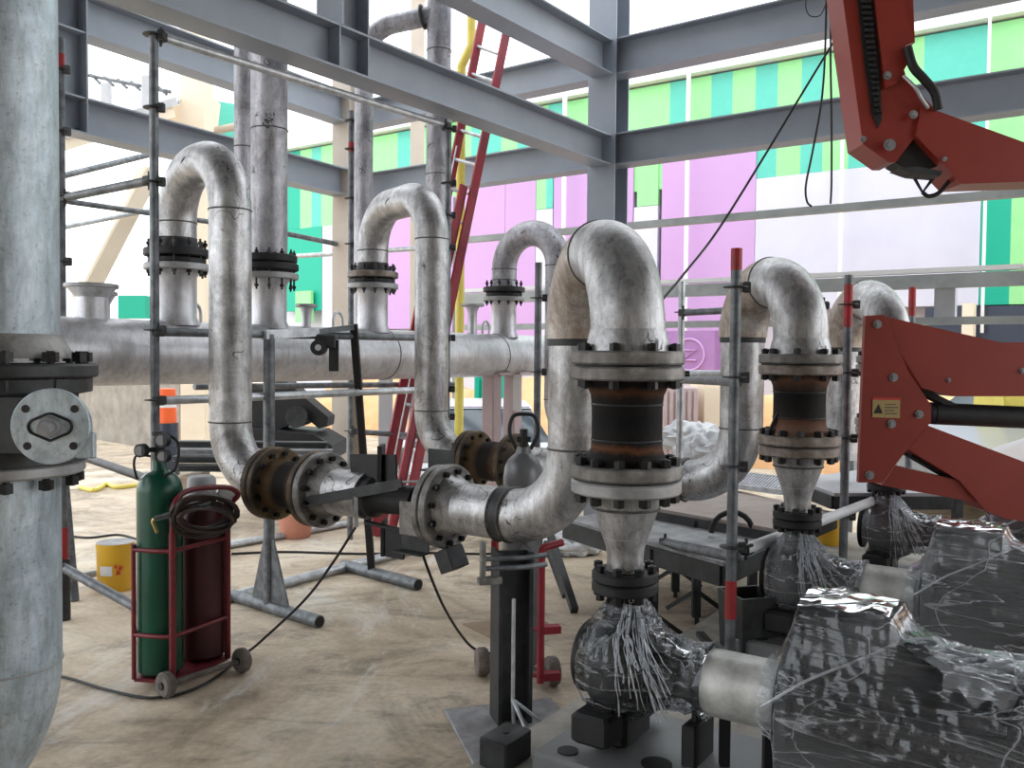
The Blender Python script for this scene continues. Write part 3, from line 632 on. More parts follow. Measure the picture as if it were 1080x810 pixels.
def pump(Rp, n, label, mini=False):
    D = V((.83, -.5577, 0)).normalized(); S = Z.cross(D).normalized(); za = .54
    O = at(Rp, za)
    t = thing('pump', label, 'pump', at(Rp, .28), group='film wrapped pumps on the plinth')
    # casing
    b = MB(); b.lathe([(.10, -.085), (.15, -.07), (.172, -.03), (.176, 0), (.172, .03), (.15, .075), (.10, .09)], O, D, 40)
    b.lathe([(.058, 0), (.062, -.06), (.085, -.14)][::1], at(Rp, ZP - .02), -Z, 24) if False else b.lathe([(.095, 0), (.075, .08), (.06, .19), (.062, .25)], at(Rp, ZP - .03 - .25), Z, 28)
    part('volute', b, 'casing', t)
    flange(t, at(Rp, ZP - .019), Z, .112, .036, 'black_iron', 0, label='black discharge flange')
    b = MB(); b.lathe([(.07, 0), (.075, .08)], O - D * .12, D, 28); part('suction_neck', b, 'casing', t)
    sf = flange(t, O - D * .128, D, .124, .026, 'black_iron', 0)
    b = MB(); b.lathe([(.14, 0), (.14, .015), (.085, .05), (.075, .15), (.09, .2), (.06, .23)], O + D * .08, D, 28); part('bearing_housing', b, 'casing', t)
    for s in (-1, 1):
        b = MB(); b.box(O + S * s * .15 - Z * .175 - D * .02, (.14, .12, .1), D, S, Z, .012); b.box(O + S * s * .12 - Z * .11, (.08, .05, .12), D, S, Z, .008); part('foot', b, 'black_iron', t)
    b = MB(); b.box(O - Z * .2, (.12, .2, .12), D, S, Z, .015); part('casing_pedestal', b, 'black_iron', t)
    b = MB(); b.box(O + D * .27 - Z * .2, (.05, .16, .14), D, S, Z, .006); b.box(O + D * .27 - Z * .13, (.02, .07, .14), D, S, Z, .004); part('bearing_support', b, 'black_iron', t)
    # coupling guard
    b = MB(); q = .105; b.lathe([(q - .004, 0), (q, .004), (q, .225), (q - .004, .229)], O + D * .31, D, 40); part('coupling_guard', b, 'guard', t, 'silver coupling guard')
    b = MB(); b.bar(O + D * .36 - Z * .1 + S * 0, O + D * .36 - Z * .26, .03, .03); part('guard_leg', b, 'black_iron', t)
    b = MB(); b.bar(O + D * .5 - Z * .1, O + D * .5 - Z * .26, .03, .03); part('guard_leg', b, 'black_iron', t)
    # motor
    b = MB(); b.lathe([(.12, 0), (.2, .02), (.205, .06), (.19, .075), (.19, .62), (.21, .63), (.21, .70), (.17, .80)], O + D * .55, D, 36)
    for i in range(40):
        a = 2 * math.pi * i / 40
        b.box(O + D * .89 + (S * math.cos(a) + Z * math.sin(a)) * .2, (.53, .006, .03), D, (Z * math.cos(a) - S * math.sin(a)), (S * math.cos(a) + Z * math.sin(a)))
    part('motor_body', b, 'motor', t)
    for s in (-1, 1):
        b = MB(); b.box(O + D * .89 + S * s * .15 - Z * .215, (.5, .1, .08), D, S, Z, .01); part('motor_foot', b, 'black_iron', t)
    b = MB(); b.box(O + D * .74 + Z * .21 + S * .0, (.23, .19, .10), D, S, Z, .012) ; b.box(O + D * .74 + Z * .275, (.25, .20, .05), D, S, Z, .01); tb = part('terminal_box', b, 'casing', t)
    b = MB(); b.box(O + D * .74 + Z * .305, (.255, .205, .012), D, S, Z, .004); 
    me = part('box_lid', b, 'casing', tb)
    # film over motor + box
    C_ = circ(.215); Cb = circ(.15); foot = [(-.2, -.25), (.2, -.25)]
    box = [(-.112, .315), (.112, .315), (-.105, .19), (.105, .19)]
    st = [(.50, circ(.11)), (.545, circ(.13) + [(-.08, .14), (.08, .14)]), (.585, C_ + [(-.1, .22), (.1, .22)] + foot), (.612, C_ + box + foot), (.868, C_ + box + foot), (.89, C_ + [(-.1, .27), (.1, .27)] + foot),
          (1.0, C_ + [(-.07, .225), (.07, .225)] + foot), (1.2, circ(.225) + foot), (1.36, circ(.21) + foot), (1.42, circ(.12))]
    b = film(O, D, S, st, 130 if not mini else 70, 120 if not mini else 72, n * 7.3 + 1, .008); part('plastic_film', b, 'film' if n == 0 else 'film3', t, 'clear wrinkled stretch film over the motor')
    # folded film, sky highlight put in as milky white: box lid, motor top
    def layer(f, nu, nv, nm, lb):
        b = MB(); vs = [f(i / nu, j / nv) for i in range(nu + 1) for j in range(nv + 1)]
        b.add(vs, [(i * (nv + 1) + j, i * (nv + 1) + j + 1, (i + 1) * (nv + 1) + j + 1, (i + 1) * (nv + 1) + j) for i in range(nu) for j in range(nv)], True); part('folded_film_highlight', b, 'film4', t, lb)
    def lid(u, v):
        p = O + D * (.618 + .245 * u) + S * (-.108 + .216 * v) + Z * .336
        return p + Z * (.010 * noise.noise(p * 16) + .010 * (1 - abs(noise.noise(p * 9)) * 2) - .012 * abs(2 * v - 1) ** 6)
    layer(lid, 40, 30, 'lid', 'folded film with a whitened highlight on the terminal box lid')
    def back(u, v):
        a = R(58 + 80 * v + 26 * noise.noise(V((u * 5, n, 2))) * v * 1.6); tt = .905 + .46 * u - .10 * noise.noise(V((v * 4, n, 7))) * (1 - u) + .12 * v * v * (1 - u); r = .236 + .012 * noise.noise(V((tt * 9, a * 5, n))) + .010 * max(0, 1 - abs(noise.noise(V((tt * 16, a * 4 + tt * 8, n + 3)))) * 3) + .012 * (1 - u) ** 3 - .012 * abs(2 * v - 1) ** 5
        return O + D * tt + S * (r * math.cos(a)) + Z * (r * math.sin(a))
    layer(back, 70, 40, 'back', 'folded film with a whitened highlight along the motor top')
    # strap of twisted film round the box foot
    q = []
    for i in range(25):
        f = i / 24; tt = .56 + .40 * f; a = math.pi * (.93 - .40 * f) ; q.append(O + D * tt + (S * math.cos(a) * -1 + 0 * Z) * .0 + fsv(S, a) * (.262 + .01 * math.sin(f * 9)))
    b = MB(); b.tube(q, .0045, 6); part('twisted_film', b, 'film2', t)
    # film over casing
    st = [(-.108, circ(.135)), (-.09, circ(.155)), (-.03, circ(.182) + [(-.07, .22), (.07, .22)]), (.03, circ(.182) + [(-.07, .23), (.07, .23)]), (.09, circ(.155) + [(-.05, .17), (.05, .17)]), (.15, circ(.115)), (.26, circ(.095)), (.315, circ(.11))]
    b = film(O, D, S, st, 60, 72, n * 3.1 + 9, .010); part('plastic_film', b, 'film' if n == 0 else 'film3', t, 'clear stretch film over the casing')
    # loose strands hanging from the discharge flange
    fr_ = -S if (-S).dot(Y) < 0 else S
    b = MB(); rnd = random.Random(n)
    for i in range(30):
        x0 = rnd.random(); L_ = .16 + rnd.random() * .26; k_ = .2 + x0 * .95; pts = []
        for j in range(8):
            f = j / 7
            pts.append(at(Rp, ZP - .06 - L_ * f * (1 - .25 * x0)) + D * (.035 + .05 * x0 + .15 * k_ * f ** .8 + rnd.uniform(-.005, .005)) + fr_ * (.07 + .115 * math.sin(min(1, f * 1.5) * 1.6) + rnd.uniform(-.004, .004)))
        pts = smooth_path(pts, 3); r_ = .0012 + .0024 * rnd.random() ** 2; b.tube(pts, [r_ * (1 + .6 * math.sin(q * 1.3 + i)) for q in range(len(pts))], 5)
    part('film_strand', b, 'film2', t, 'bunched white film strands')
    # film cape running down along the bearing housing
    b = MB(); rows = []
    for i in range(26):
        f = i / 25; c = at(Rp, ZP - .06).lerp(O + D * .31 + Z * .085, f ** .8); row = []
        for j in range(13):
            g = j / 12 * 2 - 1; w = .045 + .05 * f
            p = c + S * g * w + Z * (-.09 * g * g * (1 - .2 * f)) - Z * .05 * math.sin(f * 3.1)
            p += Z * .014 * noise.noise(p * 30) + D * .012 * noise.noise(p * 22 + V((4, 0, 0))); row.append(p)
        rows.append(row)
    b.add([p for r_ in rows for p in r_], [(i * 13 + j, i * 13 + j + 1, (i + 1) * 13 + j + 1, (i + 1) * 13 + j) for i in range(25) for j in range(12)], True)
    part('plastic_film', b, 'film2', t, 'whitish film stretched towards the coupling')
    if n == 0:
        b = MB(); c = at(Rp, ZP - .05) - Y * .0735
        for k in range(3): b.tube([c + V((.012 + k * .016 + .007 * math.cos(a * .7), -.002, .007 * math.sin(a * .7))) for a in range(9)], .0012, 5)
        part('chalk_mark', b, 'white', t, 'white chalk scribble')
    return O, D, S
def fsv(S, a): return S * math.cos(a) + Z * math.sin(a)
pump(R1, 0, 'nearest film wrapped pump and motor, filling the lower right foreground')
pump(R2, 1, 'second film wrapped pump and motor, behind the nearest, right of the red banded pole', True)
pump(R3, 2, 'farthest film wrapped pump, just under the lower edge of orange lift plate', True)

def baseplate(Rp, label):
    D = V((.83, -.5577, 0)).normalized(); S = Z.cross(D).normalized(); O = at(Rp, .24)
    t = thing('pump_baseplate', label, 'baseplate', at(Rp, .2), group='steel baseplates under the pumps')
    b = MB(); b.box(O + D * .63, (1.66, .54, .078), D, S, Z, .01); part('plate', b, 'baseplate', t)
    for s in (-1, 1):
        b = MB(); b.cyl(O - D * .1 + S * s * .2 + Z * .038, O - D * .1 + S * s * .2 + Z * .043, .035, n=20); part('grout_hole', b, 'rubber', t)
    b = MB(); b.cyl(O + D * .18 - S * .12 + Z * .038, O + D * .18 - S * .12 + Z * .043, .05, n=24); part('grout_hole', b, 'rubber', t)
baseplate(R1, 'grey steel baseplate under the nearest pump'); baseplate(R2, 'grey steel baseplate under the second pump'); baseplate(R3, 'grey steel baseplate under the farthest pump')
e = Pz(615, 733, .2); Dp = V((.83, -.5577, 0)).normalized(); Sp = V((.5577, .83, 0))
Ax = (Pz(615, 733, .2) - Pz(492, 810, .2)).normalized(); Nx = V((Ax.y, -Ax.x, 0))
if Nx.x < 0: Nx = -Nx
b = MB(); pts = [e - Ax * 2.6, e + Ax * 4.2, e + Ax * 4.2 + Nx * 2.6, e - Ax * 2.6 + Nx * 2.6]
b.prism([V((p.x, p.y, .1)) for p in pts], Z, .2); single('concrete_plinth', 'long raised concrete plinth carrying the pumps, along lower right', 'plinth', b, 'concrete')
# ================================================================ STEEL FRAME
def line_at(p, d, px):
    """point of the horizontal line p+t*d that stands at image column px (at horizon height)"""
    r = C3 @ V(((px - 540) / FPX, (405 - 377) / FPX, -1)); det = r.x * (-d.y) + r.y * d.x
    t = (p.x * (-d.y) + p.y * d.x) / det; q = r * t; return V((q.x, q.y, 0))
def ibeam(name, label, p0, p1, h, w, gr=None, wd=None, tf=.014, tw=.01, mt='beam', stiff=(), cat='beam', vertical=False):
    p0 = V(p0); p1 = V(p1); d = (p1 - p0).normalized(); L = (p1 - p0).length
    up = Z if not vertical else wd
    s = d.cross(up).normalized(); c = (p0 + p1) / 2
    b = MB(); b.box(c, (w, tf, L), s, up, d) if False else None
    b.box(c + up * (tf / 2 if not vertical else -h / 2 + tf / 2), (w, tf, L), s, up, d)
    b.box(c + up * (h - tf / 2 if not vertical else h / 2 - tf / 2), (w, tf, L), s, up, d)
    b.box(c + up * (h / 2 if not vertical else 0), (tw, h - 2 * tf, L), s, up, d)
    for t in stiff:
        b.box(p0 + d * t + up * (h / 2 if not vertical else 0), (w * .96, h - 2 * tf, .01), s, up, d)
    o = single(name, label, cat, b, mt, group=gr)
    return o
a0 = P(200, 31.5, 4.95); a1 = P(632, 178, 8.5); FD = V((a1.x - a0.x, a1.y - a0.y, 0)).normalized(); FB = V((-FD.y, FD.x, 0))
CC = V((a1.x, a1.y, 0)) + FD * .16
zb_, zu_ = 3.39, 4.24
GB = 'grey steel beams of the frame'
ibeam('steel_beam', 'lower front grey beam running from top left down to the tall column', at(CC - FD * 9.2, zb_), at(CC - FD * .13, zb_), .28, .22, GB, stiff=[(at(line_at(CC, FD, q_), 0) - (CC - FD * 9.2)).length for q_ in (346, 376)])
ibeam('steel_beam', 'upper front grey beam entering the tall column just below the top of the frame', at(CC - FD * 9.2, zu_), at(CC - FD * .13, zu_), .32, .22, GB)
ibeam('steel_beam', 'lower grey beam from the tall column out to the right, behind the lift arm', at(CC - FB * .02, zb_), at(CC - FB * 6.5, zb_), .30, .2, GB)
ibeam('steel_beam', 'upper grey beam from the tall column out to the top right corner', at(CC - FB * .02, zu_), at(CC - FB * 6.5, zu_), .34, .2, GB)
ibeam('steel_beam', 'lower cross beam leaving the tall column to the left, behind the red ladder', at(CC + FB * .02, zb_), at(CC + FB * 3.45, zb_), .30, .2, GB)
ibeam('steel_beam', 'upper cross beam leaving the tall column to the left, behind the ladder top', at(CC + FB * .02, zu_), at(CC + FB * 3.45, zu_), .30, .2, GB)
ibeam('steel_column', 'tall grey steel column in the centre where all beams meet', at(CC, 0), at(CC, 6.6), .26, .30, None, wd=FD, vertical=True, cat='column')
l0 = P(80, 160, 7.45); l1 = P(367, 216, 10.3); LD = V((l1.x - l0.x, l1.y - l0.y, 0)).normalized()
C2 = at(l1, 0)
ibeam('steel_beam', 'lower back beam at upper left, crossing behind the leftmost loop', at(C2 - LD * 6.6, 3.38), at(C2, 3.38), .30, .22, GB)
ibeam('steel_beam', 'upper back beam at upper left, above the leftmost loop', at(C2 - LD * 6.6, 4.2), at(C2, 4.2), .33, .22, GB)
ibeam('steel_column', 'pale beige steel column behind the middle loop, left of slim pipe', at(C2, 0), at(C2, 6.6), .24, .26, None, wd=LD, vertical=True, cat='column', mt='beige')
q = line_at(CC, FD, 361); ibeam('steel_post', 'short grey post rising from the lower front beam at top', at(q, zb_ + .28), at(q, 6.2), .24, .24, 'short grey posts on the beams', wd=FD, vertical=True, cat='post')
b = MB()
q = line_at(at(l0, 0), LD, 68); ibeam('steel_post', 'short grey post at upper left between the two back beams', at(q, 3.40), at(q, 4.52), .30, .24, 'short grey posts on the beams', wd=LD, vertical=True, cat='post')

# ================================================================ SCAFFOLD
GS = 'scaffold uprights'
def pole(label, px, py, d, ytop, ybot=None, bands=(), couplers=(), r=.0242, foot=False, mt='steel_dull', base=0.0, name='scaffold_pole', gr=GS):
    xy = G(px, py, d); z = lambda y: P(px, y, d).z
    z0 = base if ybot is None else z(ybot); z1 = z(ytop)
    t = thing(name, label, 'scaffold pole', at(xy, z0), group=gr)
    b = MB(); b.lathe([(r, 0), (r, z1 - z0)], at(xy, z0), Z, 16); part('tube', b, mt, t)
    for (ya, yb) in bands:
        b = MB(); b.cyl(at(xy, z(yb)), at(xy, z(ya)), r + .0015, n=16); part('red_band', b, 'red_paint', t, 'faded red band')
    for yc in couplers:
        zc = z(yc); b = MB(); b.lathe([(r, 0), (r + .032, .003), (r + .032, .008), (r, .011)], at(xy, zc), Z, 16)
        b.box(at(xy, zc + .005) + V((.045, -.01, 0)), (.035, .03, .05), bev=.004); part('coupler', b, 'charcoal', t)
    if foot:
        b = MB(); b.box(at(xy, z0 + .004), (.16, .16, .008), bev=.002); part('base_plate', b, 'steel_dull', t)
    return xy
def tubes(label, p0, p1, r=.0242, mt='steel_dull', gr='scaffold ledgers', name='scaffold_tube', clamps=True, cat='scaffold tube'):
    p0 = V(p0); p1 = V(p1); t = thing(name, label, cat, p0, group=gr)
    b = MB(); b.tube([p0, p1], r, 14); part('tube', b, mt, t)
    if clamps:
        d = (p1 - p0).normalized()
        for p in (p0 + d * .02, p1 - d * .02):
            b = MB(); b.box(p, (.05, .05, .06), *basis(d), bev=.006); b.cyl(p - Z * .05, p + Z * .05, .008, n=8); part('clamp', b, 'charcoal', t)
pa = pole('leftmost dark scaffold pole with red paint near its top, right of big pipe', 65, 300, 5.2, 40, None, ((57, 75), (556, 597)), (75, 140, 208, 277), mt='steel_dull')
b = MB(); b.lathe([(.036, 0), (.036, .36)], pa, Z, 16); single('scaffold_jack', 'dark green tubular foot below the leftmost scaffold pole', 'scaffold foot', b, 'charcoal')
pb = pole('dark scaffold pole standing just behind the green gas cylinder', 163, 300, 4.82, 36, None, (), (38, 115, 193, 349, 423, 500))
pd = pole('thin dark scaffold pole with red band, beside the beige column', 370, 300, 7.55, 117, None, ((150, 160),), (128, 158, 210, 258, 345, 455))
pc_ = pole('dark scaffold pole passing right leg of the middle loop', 472, 300, 6.75, 130, 470, (), (137, 194, 228, 262, 357, 411, 440))
pe = pole('short dark scaffold pole left of the front U loop, below slim tip', 567, 380, 6.1, 277, None, (), (315, 393))
pf = pole('thick scaffold pole with red top and red base band, between front and second U loops', 775, 380, 4.0, 262, None, ((262, 285), (612, 652)), (304, 399, 493, 578), foot=True, base=.2)
pg = pole('light grey scaffold pole right of the front U loop with small base plate', 717, 450, 6.5, 297, None, (), (330, 395), mt='steel_light', foot=True)
ph = pole('scaffold pole with worn red upper end, left of orange lift plate', 893, 400, 5.15, 290, None, ((300, 345),), (322, 394, 463, 545), base=.2)
pi_ = pole('stubby rust tipped scaffold pole top above the orange lift plate', 962, 320, 6.6, 303, None, ((303, 333),), ())
tubes('galvanised tube running under the lower front beam, from left pole to right pole', P(166, 38, 4.84), P(472, 133, 6.8), .024, 'steel_light')
tubes('dark ledger joining leftmost pole to the next one, upper', P(66, 209, 5.2), P(160, 190, 4.84))
tubes('thin dark ledger sloping behind the leftmost loop at height of its bend', P(68, 212, 7.4), P(235, 236, 8.6), clamps=False)
tubes('pale far tube sloping up behind the leftmost pole', P(40, 192, 9.5), P(170, 160, 11), .035, 'steel_dull', clamps=False)
tubes('white far rail crossing behind the cream strut', P(50, 243, 9.5), P(200, 213, 10.8), .03, 'steel_light', clamps=False)
tubes('long ledger in front of the header pipe', P(163, 350, 4.80), P(472, 357, 6.75))
tubes('pale ledger just under the header pipe, front', P(163, 423, 4.80), P(472, 410, 6.75), mt='steel_light')
tubes('thin dark ledger just under the header pipe, rear', P(205, 408, 6.5), P(478, 405, 8.4), clamps=False)
tubes('low ledger behind the red ladder foot', P(370, 455, 7.5), P(447, 460, 8.0))
tubes('dark ledger between pale pole and red topped pole, upper', P(718, 330, 6.4), P(872, 322, 5.6))
tubes('dark ledger between pale pole and red topped pole, lower', P(718, 401, 6.4), P(776, 402, 4.06))
tubes('pale ledger just above the lower dark ledger right of the front flange', P(712, 394, 7.0), P(777, 395, 6.6), .03, 'steel_light', clamps=False)
tubes('white tube behind the second pump flange', P(785, 580, 4.08), P(922, 528, 5.4), .028, 'white')
tubes('ledger with red stain from red topped pole to the table, low', P(700, 572, 4.9), P(776, 588, 4.06), .026)
tubes('dark bar sloping behind the round valve plate', P(80, 479, 6.0), P(158, 506, 4.9), .026, 'charcoal', clamps=False)
tubes('grey tube low above the floor between leftmost pole and gas cart', P(64, 597, 5.16), P(157, 648, 4.86), .027)
tubes('short grey tube low above the floor by the yellow bucket', P(72, 611, 5.5), P(104, 604, 6.2), .024, clamps=False)
tubes('white floor tube behind the support stand, far one', Pz(180, 586, .03), Pz(368, 552, .03), .03, 'steel_light', clamps=False, name='floor_tube', cat='tube')
tubes('white floor tube behind the support stand, near one', Pz(238, 631, .03), Pz(458, 574, .03), .035, 'steel_light', clamps=False, name='floor_tube', cat='tube')

# ---- pipe support frame in the middle --------------------------------
t = thing('support_stand', 'grey tube support stand with splayed floor tubes, left of clamp jig', 'stand', Pz(285, 640, 0))
f0, f1_ = Pz(247, 627, .035), Pz(336, 657, .035); bm = G(283, 500, 5.5)
f0 = V((bm.x - .31, bm.y + .17, .035)); f1_ = V((bm.x + .42, bm.y - .27, .035)); f0 = Pz(246, 628, .035); f1_ = Pz(337, 656, .035)
fm = (f0 + f1_) / 2; fm = f0 + (f1_ - f0) * .44
b = MB(); b.tube([f0, f1_], .038, 16); part('floor_tube', b, 'steel_dull', t)
b = MB(); b.tube([f1_ - (f1_ - f0).normalized() * .01, f1_ + (f1_ - f0).normalized() * .003], .03, 16); part('tube_mouth', b, 'rubber', t)
top = P(283, 352, 5.25); b = MB(); b.tube([at(fm, .03), at(fm, top.z)], .034, 16); part('upright', b, 'steel_dull', t)
fd = (f1_ - f0).normalized()
b = MB(); b.prism([fm - fd * .17 + Z * .02, fm + fd * .2 + Z * .02, fm + fd * .045 + Z * .42, fm - fd * .045 + Z * .42], fd.cross(Z), .014); part('gusset', b, 'steel_dull', t)
g0, g1 = Pz(362, 596, .035), Pz(441, 617, .035); e2 = P(373, 345, 5.95); e3 = P(392, 600, g0.lerp(g1, .4).y)
b = MB(); b.tube([g0, g1], .042, 16); part('floor_tube', b, 'steel_dull', t)
b = MB(); b.tube([g1 - (g1 - g0).normalized() * .01, g1 + (g1 - g0).normalized() * .003], .034, 16); part('tube_mouth', b, 'rubber', t)
tp = at(fm, top.z); k1_ = P(334, 350, (tp.y + e2.y) / 2)
b = MB(); b.bar(tp - (e2 - tp).normalized() * .04, k1_, .055, .055); part('top_bar', b, 'steel_light', t)
b = MB(); b.bar(k1_, e2, .035, .035); part('top_bar', b, 'steel_dull', t)
b = MB(); b.bar(e2 + Z * .02, e3 - Z * .01, .05, .05, bev=.006); part('leaning_leg', b, 'black_iron', t, 'black leaning leg')
b = MB(); b.box(k1_ + V((.06, -.02, -.06)), (.13, .03, .09), bev=.006); b.cyl(k1_ + V((.02, -.05, -.1)), k1_ + V((.02, .01, -.1)), .05, n=20)
b.bar(k1_ + V((.11, 0, -.05)), k1_ + V((.11, 0, -.25)), .06, .02); part('hanger_bracket', b, 'charcoal', t)
b = MB(); b.cyl(k1_ + V((.02, -.054, -.1)), k1_ + V((.02, -.05, -.1)), .02, n=16); part('bracket_hole', b, 'white', t)

# ---- dark support post under the front low run ------------------------
sp = at(F1, 0) - RUN1 * .315
sx = V((.96, .28, 0)).normalized(); sy = V((-sx.y, sx.x, 0))
t = thing('support_post', 'thick black steel post carrying front low run, on a floor plate', 'post', sp)
b = MB()
b.box(sp + Z * .375 - sx * .062, (.016, .14, .75), sx, sy, Z); b.box(sp + Z * .375 + sx * .072, (.016, .14, .75), sx, sy, Z); b.box(sp + Z * .375 - sy * .01, (.13, .02, .75), sx, sy, Z)
part('post', b, 'charcoal', t)
b = MB(); b.box(sp + Z * .009 - sx * .0 - sy * .1, (.5, .56, .018), sx, sy, Z, .003); part('floor_plate', b, 'dusty_steel', t)
for zz in (.74, .70):
    b = MB(); q = sp + Z * zz; b.tube([q - sx * .14 - sy * .10, q + sx * .02 - sy * .115, q + sx * .13 - sy * .09], .011, 8); part('u_clamp', b, 'steel_dull', t)
b = MB(); q = sp - sx * .15 - sy * .1; b.box(q + Z * .73, (.022, .03, .17), sx, sy, Z, .004); b.box(q + Z * .65 + sx * .03, (.1, .04, .03), sx, sy, Z, .004); part('side_bracket', b, 'flange', t)
t = thing('thin_tripod', 'thin pale rod with forked foot, leaning on the black support post', 'rod', sp - sy * .16)
q = sp - sy * .15 - sx * .03
b = MB(); b.tube([q + Z * .16, q + Z * .58], .008, 8); part('rod', b, 'steel_light', t)
for e in (sx * .05 - sy * .1, sx * .17 - sy * .02, sx * .02 + sy * .05):
    b = MB(); b.tube([q + Z * .16, q + e + Z * .02], .008, 8); part('leg', b, 'steel_light', t)

# ---- grey cylinder on a red trolley behind the low run ---------------------
cy = G(551, 600, 4.42)
t = thing('gas_cylinder', 'dark grey gas cylinder with black valve guard, behind front low run', 'gas cylinder', cy + Z * .04)
zz = P(551, 482, 4.42).z
b = MB(); b.lathe([(.08, 0), (.1, .02), (.1, zz - .14), (.094, zz - .09), (.075, zz - .05), (.04, zz - .02), (.035, zz + .01)], cy + Z * .04, Z, 32); part('bottle', b, 'grey_cyl', t)
b = MB(); b.cyl(cy + Z * (zz + .03), cy + Z * (zz + .14), .02, n=12); b.box(cy + Z * (zz + .09), (.07, .03, .03), bev=.004); part('valve', b, 'black_iron', t)
q = [cy + V((-.035, 0, zz + .04)), cy + V((-.07, 0, zz + .12)), cy + V((-.055, 0, zz + .2)), cy + V((0, 0, zz + .215)), cy + V((.055, 0, zz + .2)), cy + V((.07, 0, zz + .12)), cy + V((.035, 0, zz + .04))]
b = MB(); b.tube(smooth_path(q, 5), .010, 8); part('valve_guard', b, 'black_iron', t)
t = thing('gas_trolley', 'red trolley behind the black post, one dusty wheel showing', 'trolley', cy)
x1 = G(570, 700, 4.12)
b = MB(); b.tube(fillet([at(x1, .05), at(x1, P(571, 578, x1.y).z), at(x1, P(571, 574, x1.y).z) + V((.1, .05, 0))], [0, .02, 0], 4), .018, 10); part('rail', b, 'ladder_red', t)
x2 = x1 + V((-.22, .10, 0)); b = MB(); b.tube([at(x2, .05), at(x2, .7)], .018, 10); part('rail', b, 'ladder_red', t)
for zz in (.30, .08):
    b = MB(); b.bar(at(x1, zz), at(x1, zz) + V((.09, .02, 0)), .05, .035); b.bar(at(x1, zz), at(x2, zz), .03, .01); part('cross_piece', b, 'ladder_red', t)
for q in (x1 + V((.06, .10, .07)), x2 + V((-.06, .12, .07))):
    b = MB(); b.lathe([(.03, -.028), (.062, -.028), (.07, -.015), (.07, .015), (.062, .028), (.03, .028)], q, V((1, .25, 0)), 24); part('wheel', b, 'tyre', t)
b = MB(); b.tube([x1 + V((.06, .1, .07)), x2 + V((-.06, .12, .07))], .012, 8); part('axle', b, 'tyre', t)

# ================================================================ GAS CART
def Gc(x, y, d): return G(x, y, d * .965)
GC = Gc(172, 700, 4.33)
wl, wr = Gc(175, 720, 4.17), Gc(255, 697, 4.52)
ul, um, ur = Gc(141, 640, 4.27), Gc(182, 650, 4.24), Gc(240, 640, 4.58)
ax = (wr - wl).normalized(); bk = V((-ax.y, ax.x, 0))
t = thing('cylinder_cart', 'maroon two wheeled cart holding green and maroon gas cylinders', 'cart', GC)
zt = lambda y, d: P(180, y, d).z
rim = .011
for u_, y0 in ((ul, 574), (um, 562), (ur, 530)):
    b = MB(); b.tube([at(u_, .05), at(u_, zt(y0, u_.y))], rim if u_ is ul else .016, 10); part('upright', b, 'cart_red', t)
ub = ul + bk * .02 + ax * .0
back_l = Gc(150, 640, 4.56); back_r = Gc(222, 640, 4.86)
for z_ in (.66, .26):
    q = smooth_path([at(ul, z_), at((ul + um) / 2, z_) - bk * .02, at(um, z_)], 5)
    b = MB(); b.tube(q, .011, 8); part('hoop', b, 'cart_red', t)
    b = MB(); b.tube([at(um, z_), at(ur, z_)], .011, 8); part('hoop', b, 'cart_red', t)
    b = MB(); b.tube([at(ul, z_), at(back_l, z_), at(back_r, z_), at(ur, z_)], .010, 8); part('hoop', b, 'cart_red', t)
for u_ in (back_l, back_r):
    b = MB(); b.tube([at(u_, .05), at(u_, .68)], .011, 8); part('upright', b, 'cart_red', t)
h0 = at(um, zt(562, um.y)); h1 = at(ur, zt(530, ur.y))
q = [h0, h0 + Z * .13 + ax * .01, P(200, 517, 4.198), P(238, 514, 4.343), P(251, 521, 4.400), h1 + ax * .03]
b = MB(); b.tube(smooth_path(q, 6), .013, 10); part('handle', b, 'cart_red', t)
cc = [at(ul - bk * .0, .045), at(um, .045) , at(ur, .045), at(back_r, .045), at(back_l, .045)]
b = MB(); b.prism(cc, Z, .016); part('base_tray', b, 'cart_red', t)
b = MB(); b.tube([wl + Z * .06, wr + Z * .06], .014, 8); part('axle', b, 'tyre', t)
for q in (wl, wr):
    b = MB(); b.lathe([(.02, -.022), (.05, -.024), (.06, -.012), (.06, .012), (.05, .024), (.02, .022)], q + Z * .06, ax, 28); wo = part('wheel', b, 'tyre', t)
    b = MB(); b.cyl(q + Z * .06 - ax * .03, q + Z * .06 + ax * .03, .018, n=12); part('hub', b, 'charcoal', wo)
def bottle(c, r, z0, zs, mt, name, label):
    t = thing(name, label, 'gas cylinder', at(c, z0))
    b = MB(); pr = [(r * .8, 0), (r, .02), (r, zs - z0 - r * .95)]
    for i in range(1, 8):
        a = i / 8 * math.pi / 2; pr.append((r * (math.cos(a) * .78 + .22), zs - z0 - r * .95 + r * .95 * math.sin(a)))
    pr.append((.035, zs - z0 + .005)); pr.append((.033, zs - z0 + .05)); b.lathe(pr, at(c, z0), Z, 40); part('bottle', b, mt, t); return t
c1 = Gc(169, 640, 4.36)
zs = P(169, 496, 4.207).z
og = bottle(c1, .104, .055, zs, 'green', 'oxygen_cylinder', 'tall green gas cylinder standing in left bay of the maroon cart')
q = at(c1, zs)
b = MB(); b.cyl(q + Z * .03, q + Z * .13, .026, n=14); b.cyl(q + Z * .12, q + Z * .17, .014, n=12); b.lathe([(.03, 0), (.036, .004), (.036, .016), (.03, .02)], q + Z * .165, Z, 14); part('valve', b, 'black_iron', og)
